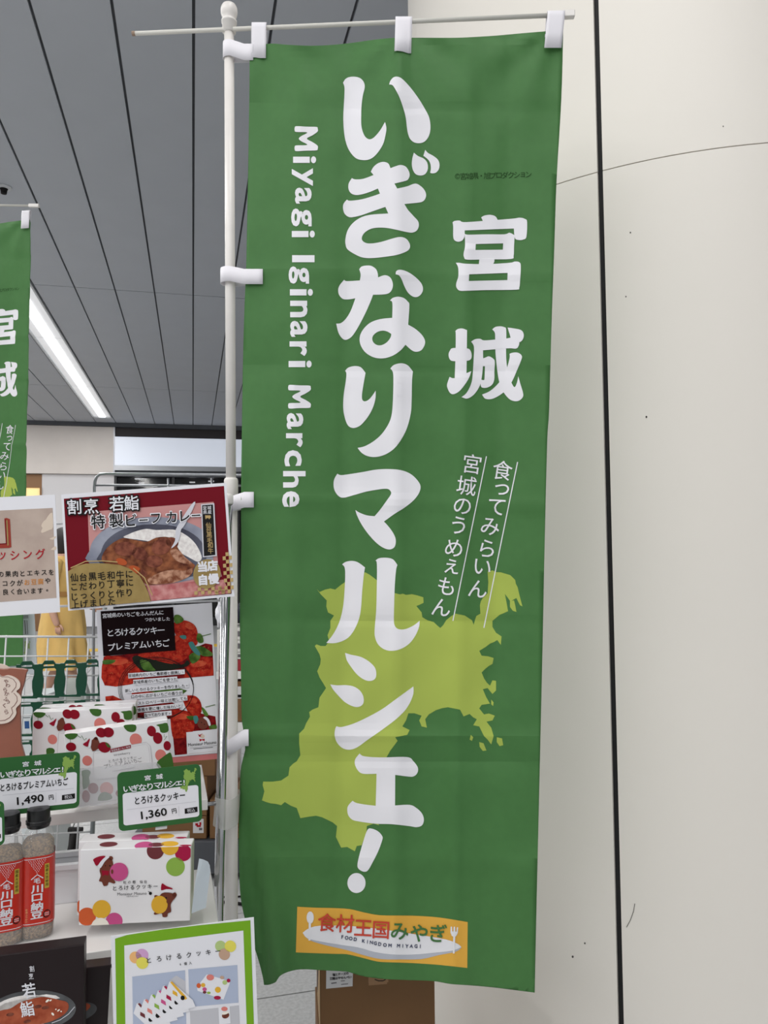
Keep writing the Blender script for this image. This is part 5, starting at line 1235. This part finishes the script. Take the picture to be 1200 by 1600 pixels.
# white shelving unit
a, b = fb(338, 470, 1048, 1060, Yb + 0.02)
su = thing('storage_shelf', 'white storage shelf with goods seen between flag pole and banner', 'shelf', Vector((a.x, Yb + 0.02, 0)))
W_ = b.x - a.x; ztop = b.z; zlo = at(350, 1131, Yb).z
for z, th_ in ((ztop, 0.033), (zlo, 0.06)):
    V, Fc = box(0, W_, 0, 0.4, z - th_, z); obj('shelf', V, Fc, M_shelf, su)
for x in (0.0, W_ - 0.03):
    for y in (0.37,):
        V, Fc = box(x, x + 0.03, 0.4, 0.43, 0.0, ztop); obj('upright', V, Fc, M_shelf, su)
tt, w_, h_ = bg_box(352, 440, 1064, 1131, 0.3, 'brown carton with a white sticker on the lower white storage shelf', M_card_shade, Y=Yb + 0.03, lowz=zlo + 0.001)
V, Fc = box(0.047, 0.10, -0.001, 0, h_ - 0.075, h_ - 0.022); obj('label', V, Fc, M_lab, tt); V, Fc = box(0.055, 0.075, -0.0016, -0.001, h_ - 0.07, h_ - 0.058); obj('barcode', V, Fc, M_black, tt)
M_wb = mat('white_goods_box', (212, 210, 206), 0.6)
zz = ztop + 0.001
tt, w_, h_ = bg_box(362, 430, 1030, 1048, 0.3, 'red and white goods box under the white ones on the storage shelf', mat('goods_red', (150, 32, 44), 0.6), Y=Yb + 0.03, name='goods_box', lowz=zz)
V, Fc = box(0.0, 0.02, -0.001, 0, 0.012, h_ - 0.012); obj('label', V, Fc, M_wb, tt); zz += h_ + 0.0015
for k, (yt, lab) in enumerate(((1019, 'lowest of three white goods boxes on the storage shelf'), (1000, 'white goods box with grey printing, middle of three on the storage shelf'), (981, 'topmost white goods box on the storage shelf, below the navy bag'))):
    tt, w_, h_ = bg_box(361, 430, yt, 1048, 0.3, lab, M_wb, Y=Yb + 0.03, name='goods_box', lowz=zz, group='white goods boxes'); zz += h_ + 0.0015
    V, Fc = box(0.03, 0.06, -0.001, 0, h_ * 0.3, h_ * 0.75); obj('print_patch', V, Fc, M_grey, tt)
tt, w_, h_ = bg_box(339, 356, 984, 1048, 0.3, 'tall pale goods box with a red stripe, left of the white ones', M_wb, Y=Yb + 0.03, name='goods_box', lowz=ztop + 0.001)
V, Fc = box(w_ * 0.5, w_ * 0.9, -0.001, 0, 0.01, h_ * 0.75); obj('red_stripe', V, Fc, MATS['goods_red'], tt)
# navy bag on top and a crumpled white carrier
ns = at(384, 981, Yb + 0.18)
def blob(name, label, cat, c, rx, ry, rz, m, amp, sc_, base=True):
    bm = bmesh.new(); bmesh.ops.create_icosphere(bm, subdivisions=4, radius=1.0)
    V = []
    for v in bm.verts:
        k = 1 + amp * noise.noise(v.co * sc_ + Vector((rx * 50, 0, 0)))
        V.append((v.co.x * rx * k, v.co.y * ry * k, max(-rz * 0.75, v.co.z * rz * k)))
    Fc = [tuple(v.index for v in f.verts) for f in bm.faces]; bm.free()
    t = thing(name, label, cat, Vector((c.x, c.y, c.z))); obj('body', [(x, y, z + rz * 0.75) for x, y, z in V], Fc, m, t, smooth=True); return t
t = blob('navy_bag', 'soft navy bag lying on the white goods boxes behind the flag pole', 'bag', Vector((ns.x + 0.05, Yb + 0.18, zz + 0.001)), 0.095, 0.12, 0.075, mat('navy_fabric', (24, 28, 46), 0.8), 0.25, 1.6)
V, Fc = tube([(-0.05, -0.02, 0.12)] + [(-0.05 + 0.1 * k / 8, -0.02, 0.12 + 0.05 * math.sin(math.pi * k / 8)) for k in range(9)], 0.006, 8); obj('handle', V, Fc, MATS['navy_fabric'], t, smooth=True)
wb_ = at(348, 984, Yb + 0.12)
t = blob('plastic_bag', 'crumpled white plastic bag on the tall pale goods box', 'bag', Vector((wb_.x, Yb + 0.16, ztop + 0.003 + (at(350, 984, Yb + 0.03).z - ztop))), 0.030, 0.09, 0.075, mat('white_film', (226, 226, 232), 0.35), 0.5, 2.5)
V, Fc = tube([(-0.02, -0.02, 0.11), (-0.03, -0.02, 0.15), (0.0, -0.02, 0.17), (0.02, -0.02, 0.14), (0.015, -0.02, 0.11)], 0.006, 8); obj('handle', V, Fc, MATS['white_film'], t, smooth=True)

# black cables lying on the floor
for k, (ys_, lab) in enumerate((([(235,1424),(290,1410),(330,1402),(370,1401),(395,1399),(430,1398)], 'thin black cable across the tiles behind the flag pole, further one'), ([(225,1436),(280,1416),(325,1411),(360,1409),(380,1413),(400,1411),(440,1418)], 'thick black cable across the tiles behind the flag pole, nearer one'))):
    pts = [atz(x, y, 0.006 + 0.002 * k) for x, y in ys_]
    cb_ = thing('floor_cable', lab, 'cable', pts[2]); V, Fc = tube(pts, 0.0035 + 0.0025 * k, 8); obj('cable', loc(V, cb_), Fc, M_black, cb_, smooth=True)

# chrome clothes-rack like frame far behind the posters
M_cr2 = mat('satin_chrome', (170, 172, 176), 0.3, metal=1.0)
Yc = 3.9
cr = thing('hanger_rack', 'chrome tube rack with rounded corner behind the curry poster', 'rack', Vector((at(147, 745, Yc).x, Yc, 0)))
A_1 = [at(147.5, 900, Yc), at(147.5, 762, Yc), at(148.5, 752, Yc), at(151, 745, Yc), at(156, 741, Yc), at(166, 740, Yc), at(250, 740.5, Yc), at(378, 742, Yc), at(400, 742, Yc), at(407, 746, Yc), at(410, 756, Yc), at(410, 900, Yc)]
for q in (A_1[0], A_1[-1]): q.z = 0.0
V, Fc = tube(A_1, 0.0075, 12); obj('frame_tube', loc(V, cr), Fc, M_cr2, cr, smooth=True)
for y in (758,): V, Fc = tube([at(147.5, y, Yc), at(410, y + 1, Yc)], 0.006, 10); obj('rail', loc(V, cr), Fc, M_cr2, cr, smooth=True)
for x in (263, 331): V, Fc = tube([at(x, 747, Yc), at(x, 790, Yc)], 0.006, 10); obj('hook', loc(V, cr), Fc, M_cr2, cr, smooth=True)

# notice boards standing behind the rack
M_pale = mat('pale_board', (214, 220, 226), 0.5)
nb = Card([(-4, 952), (58, 948), (53, 1052), (-4, 1058)], 3.12, 3.14)
nt = thing('notice_board', 'pale narrow notice board with small print and a green map by the left banner', 'notice board', nb.M)
nb.sheet('board', M_pale, nt, t=0.006)
p = nb.printer(nt).crop(0, 930, 6.667)
for k in range(3): p.line('lettering', M_grey, [(255,222 + 12 * k),(318,218 + 12 * k)], 6, 1)
p.line('lettering', M_grey, [(278,270),(275,420)], 9, 1); p.line('lettering', M_grey, [(300,270),(296,420)], 6, 1)
p.poly('map_print', DOT['sage'], [(235 + 80 * x, 490 + 160 * y) for x, y in MAPN], 1)
V, Fc = merge(box(-nb.w / 2 + 0.01, -nb.w / 2 + 0.03, -nb.M.translation.z, nb.h / 2, -0.03, -0.007), box(nb.w / 2 - 0.03, nb.w / 2 - 0.01, -nb.M.translation.z, nb.h / 2, -0.03, -0.007)); obj('stand', V, Fc, M_wire, nt)
p.flush()
wbd = Card([(112, 950), (158, 948), (158, 979), (112, 979)], 9.0, 9.0)
wt = thing('white_board', 'white low board on grey feet far behind the woman in mustard', 'board', wbd.M)
wbd.sheet('board', M_paper, wt, t=0.02)
zf = -wbd.M.translation.z
V, Fc = box(-wbd.w / 2, wbd.w / 2, -wbd.h / 2 - 0.09, -wbd.h / 2 - 0.005, -0.05, -0.02); obj('base_rail', V, Fc, mat('mid_grey', (140, 140, 142), 0.6), wt)
for bb in (box(-wbd.w / 2, -wbd.w / 2 + 0.04, zf, -wbd.h / 2 - 0.09, -0.05, -0.02), box(wbd.w / 2 - 0.04, wbd.w / 2, zf, -wbd.h / 2 - 0.09, -0.05, -0.02)): obj('foot', *bb, MATS['mid_grey'], wt) 

# folded black easel leaning behind the shelf, seen through the wire grid
ea = thing('folded_easel', 'folded black easel leaning behind the wire grid, left of the cookie boxes', 'easel', Vector((at(104, 1340, 2.3).x, 2.3, 0)))
for a_, b_, r in (((118, 1296), (88, 1420), 0.010), ((113, 1300), (100, 1425), 0.008), ((121, 1300), (112, 1430), 0.006)):
    P1 = at(*a_, 2.3); P2 = at(*b_, 2.25); d = (P2 - P1) / (P1.z - P2.z); P3 = P1 + d * P1.z
    V, Fc = tube([P1, P3], r, 8); obj('leg', loc(V, ea), Fc, M_black, ea, smooth=True)
V, Fc = tube([at(118, 1297, 2.3) - Vector((0.02, 0, 0)), at(118, 1297, 2.3) + Vector((0.02, 0, 0))], 0.009, 8); obj('hinge_block', loc(V, ea), Fc, M_black, ea)

# grey bag standing on the floor behind the lattice and a pale box with a blue picture
gb = at(108, 1098, 5.2)
sg = thing('grey_bag', 'grey rounded shopping bag carried low beside the woman in mustard', 'bag', Vector((gb.x, 6.55, 0.0)))
V, Fc = lathe([(0.001, 0.0), (0.13, 0.0), (0.15, 0.03), (0.15, 0.22), (0.12, 0.32), (0.05, 0.36), (0.001, 0.365)], 24, 0.55, 3); obj('body', V, Fc, mat('grey_green_fabric', (160, 164, 158), 0.8), sg, smooth=True)
V, Fc = tube([(-0.07, 0, 0.33)] + [(-0.07 * math.cos(math.pi * k / 8), 0, 0.33 + 0.12 * math.sin(math.pi * k / 8)) for k in range(9)], 0.008, 8); obj('handle', V, Fc, MATS['grey_green_fabric'], sg, smooth=True)
sg.location.x = at(112, 1090, 6.55).x
px_ = Card([(28, 1092), (66, 1090), (66, 1240), (28, 1243)], 2.6, 2.6)
pb = thing('pale_crate', 'pale grey box with a small blue picture, behind the snack pouch', 'box', px_.M)
V, Fc = box(-px_.w / 2, px_.w / 2, -px_.M.translation.z, px_.h / 2, -0.2, 0); obj('body', V, Fc, mat('pale_grey_box', (196, 202, 204), 0.6), pb, bevel=0.003)
p = px_.printer(pb).crop(0, 1020, 8.886)
p.poly('picture_print', mat('blue_print', (52, 84, 132), 0.6), [(355,950),(420,948),(420,1052),(355,1054)], 1); p.line('lettering', M_black, [(250,905),(440,898)], 8, 1); p.line('lettering', M_grey, [(260,1366),(310,1362)], 6, 1); p.flush()

# ---------------------------------------------------------------- the woman walking past behind the posters
PY = 6.9; fx_ = at(97, 900, PY).x
person = thing('person', 'person with dark hair in a mustard midi dress walking past behind the posters', 'person', Vector((fx_, PY, 0)))
M_skin = mat('skin', (206, 160, 136), 0.55); M_must = mat('mustard_cotton', (228, 188, 112), 0.8, noise_amt=0.04, scale=8); M_hair = mat('dark_hair', (34, 28, 28), 0.5); M_shoe = mat('brown_shoe', (104, 76, 62), 0.5)
def skin_body(name, verts, edges, radii, m, parent, sub=2, root=0):
    me = bpy.data.meshes.new(name); me.from_pydata([tuple(v) for v in verts], edges, []); me.materials.append(m)
    o = bpy.data.objects.new(name, me); COL.objects.link(o); o.parent = parent
    s = o.modifiers.new('skin', 'SKIN'); s.use_smooth_shade = True
    for i, r in enumerate(radii): me.skin_vertices[0].data[i].radius = r if isinstance(r, tuple) else (r, r)
    for i in range(len(verts)): me.skin_vertices[0].data[i].use_root = (i == root)
    b = o.modifiers.new('sub', 'SUBSURF'); b.levels = sub; b.render_levels = sub
    return o
# facing +x (walking to the right), one stride
J = [(0, 0, 0.90), (0.0, 0, 1.05), (0.01, 0, 1.22), (0.01, 0, 1.33), (0.02, 0, 1.41), (0.03, 0, 1.47), (0.035, 0, 1.54), (0.035, 0, 1.60),          # 0-7 spine, neck, head
     (0.005, -0.085, 0.86), (0.10, -0.09, 0.50), (0.19, -0.09, 0.10), (0.17, -0.09, 0.06), (0.27, -0.10, 0.03),                                   # 8-12 near leg forward
     (0.005, 0.085, 0.86), (-0.03, 0.09, 0.48), (-0.19, 0.09, 0.15), (-0.22, 0.09, 0.11), (-0.13, 0.10, 0.03),                                     # 13-17 far leg back
     (0.01, -0.17, 1.31), (-0.04, -0.21, 1.05), (0.04, -0.22, 0.83), (0.06, -0.22, 0.78),                                                         # 18-21 near arm
     (0.01, 0.17, 1.31), (0.06, 0.21, 1.06), (0.18, 0.20, 0.92), (0.22, 0.20, 0.90)]                                                               # 22-25 far arm
Eg = [(0,1),(1,2),(2,3),(3,4),(4,5),(5,6),(6,7),(0,8),(8,9),(9,10),(10,11),(10,12),(0,13),(13,14),(14,15),(15,16),(15,17),(3,18),(18,19),(19,20),(20,21),(3,22),(22,23),(23,24),(24,25)]
Rd = [(0.11,0.14),(0.10,0.12),(0.10,0.13),(0.07,0.10),0.05,(0.075,0.065),(0.095,0.075),(0.07,0.06),0.085,0.055,0.036,0.03,0.028,0.085,0.055,0.036,0.03,0.028,0.05,0.04,0.03,0.026,0.05,0.04,0.03,0.026]
body = skin_body('body', J, Eg, Rd, M_skin, person)
for s in (-1, 1):
    V, Fc = lathe([(0.001,-0.012),(0.008,-0.009),(0.012,0),(0.008,0.009),(0.001,0.012)], 10); obj('eye', [(x * 0.5 + 0.118, y + s * 0.032, z + 1.535) for x, y, z in V], Fc, M_black, body, smooth=True)
V, Fc = lathe([(0.012,-0.018),(0.013,-0.010),(0.007,0.008),(0.002,0.02)], 10); obj('nose', [(x + 0.126, y, z + 1.512) for x, y, z in V], Fc, M_skin, body, smooth=True)
V, Fc = box(0.112, 0.121, -0.02, 0.02, 1.478, 1.484); obj('mouth', V, Fc, mat('lips', (170, 92, 88), 0.5), body, bevel=0.002)
for hand, base, dirs in (((0.06,-0.22,0.78), Vector((0.06,-0.22,0.775)), Vector((0.02,0,-1))), ((0.22,0.2,0.9), Vector((0.225,0.2,0.897)), Vector((1,0,-0.2)))):
    d = dirs.normalized(); sd = d.cross(Vector((0, 1, 0))).normalized()
    for k, L in enumerate((0.055, 0.066, 0.07, 0.064)):
        o_ = base + sd * (0.012 * (k - 1.5)); V, Fc = tube([o_, o_ + d * L * 0.55, o_ + d * L * 0.95 + Vector((0, 0.012, 0))], [0.0085, 0.008, 0.006], 8); obj('finger', V, Fc, M_skin, body, smooth=True)
    V, Fc = tube([base - d * 0.02 + sd * 0.018, base + d * 0.01 + sd * 0.04, base + d * 0.035 + sd * 0.045], [0.010, 0.009, 0.007], 8); obj('thumb', V, Fc, M_skin, body, smooth=True)
# dress: rings of an elliptical section with folds, sleeves joined on
V = []; n = 40; rings = [(0.40,0.235,0.205,0.15),(0.48,0.225,0.20,0.13),(0.60,0.205,0.19,0.10),(0.75,0.19,0.185,0.065),(0.90,0.175,0.18,0.02),(1.00,0.15,0.165,0.012),(1.06,0.135,0.15,0.01),(1.10,0.14,0.155,0.01),(1.20,0.15,0.17,0.008),(1.30,0.135,0.185,0.004),(1.365,0.095,0.14,0.0),(1.395,0.066,0.075,0.0)]
for z, rx, ry_, am in rings:
    for k in range(n):
        a = 2 * math.pi * k / n; r = 1 + am * math.sin(7 * a + z * 5) + am * 0.6 * math.sin(11 * a - z * 3)
        V.append((rx * r * math.cos(a) + 0.01, ry_ * r * math.sin(a), z))
Fc = [(i * n + k, i * n + (k + 1) % n, (i + 1) * n + (k + 1) % n, (i + 1) * n + k) for i in range(len(rings) - 1) for k in range(n)]
dress = obj('dress', V, Fc, M_must, person, smooth=True)
for s, pts in ((-1, [(0.01,-0.13,1.335),(0.005,-0.175,1.30),(-0.02,-0.20,1.18),(-0.035,-0.212,1.09)]), (1, [(0.01,0.13,1.335),(0.005,0.175,1.30),(0.035,0.20,1.18),(0.055,0.212,1.09)])):
    V, Fc = tube(pts, [0.06, 0.068, 0.07, 0.075], 16, cap=False); obj('sleeve', V, Fc, M_must, dress, smooth=True)
V = [( (0.15 + 0.003) * math.cos(2 * math.pi * k / n) + 0.01, 0.165 * math.sin(2 * math.pi * k / n), z) for z in (1.035, 1.075) for k in range(n)]
obj('belt', V, [(k, (k + 1) % n, n + (k + 1) % n, n + k) for k in range(n)], mat('belt_tan', (176, 128, 66), 0.6), dress, smooth=True)
bm = bmesh.new(); bmesh.ops.create_icosphere(bm, subdivisions=3, radius=1.0)
V = []
for v in bm.verts:
    x, y, z = v.co
    if z < 0: x, y = x * (1 - 0.15 * -z), y
    X, Y_, Z = 0.015 + 0.112 * x, 0.092 * y, 1.545 + (0.105 if z > 0 else 0.19) * z
    if X > 0.075 and Z < 1.585: X = 0.075 - 0.02 * (1.585 - Z)      # keep the face clear
    V.append((X, Y_, Z))
Fc = [tuple(v.index for v in f.verts) for f in bm.faces]; bm.free(); obj('hair', V, Fc, M_hair, person, smooth=True)
for base, yaw_ in (((0.165, -0.095, 0.0), 0), ((-0.235, 0.095, 0.012), 0)):
    V, Fc = lathe([(0.001,0),(0.05,0),(0.052,0.02),(0.048,0.045),(0.04,0.06),(0.03,0.062)], 20, 0.9, 2.4)
    obj('shoe', [(base[0] + 0.05 + x * 2.5 * (1 if x > 0 else 0.9), base[1] + y * 0.85, base[2] + (z if x < 0 else z * (1 - 0.5 * x / 0.052))) for x, y, z in V], Fc, M_shoe, person, smooth=True)
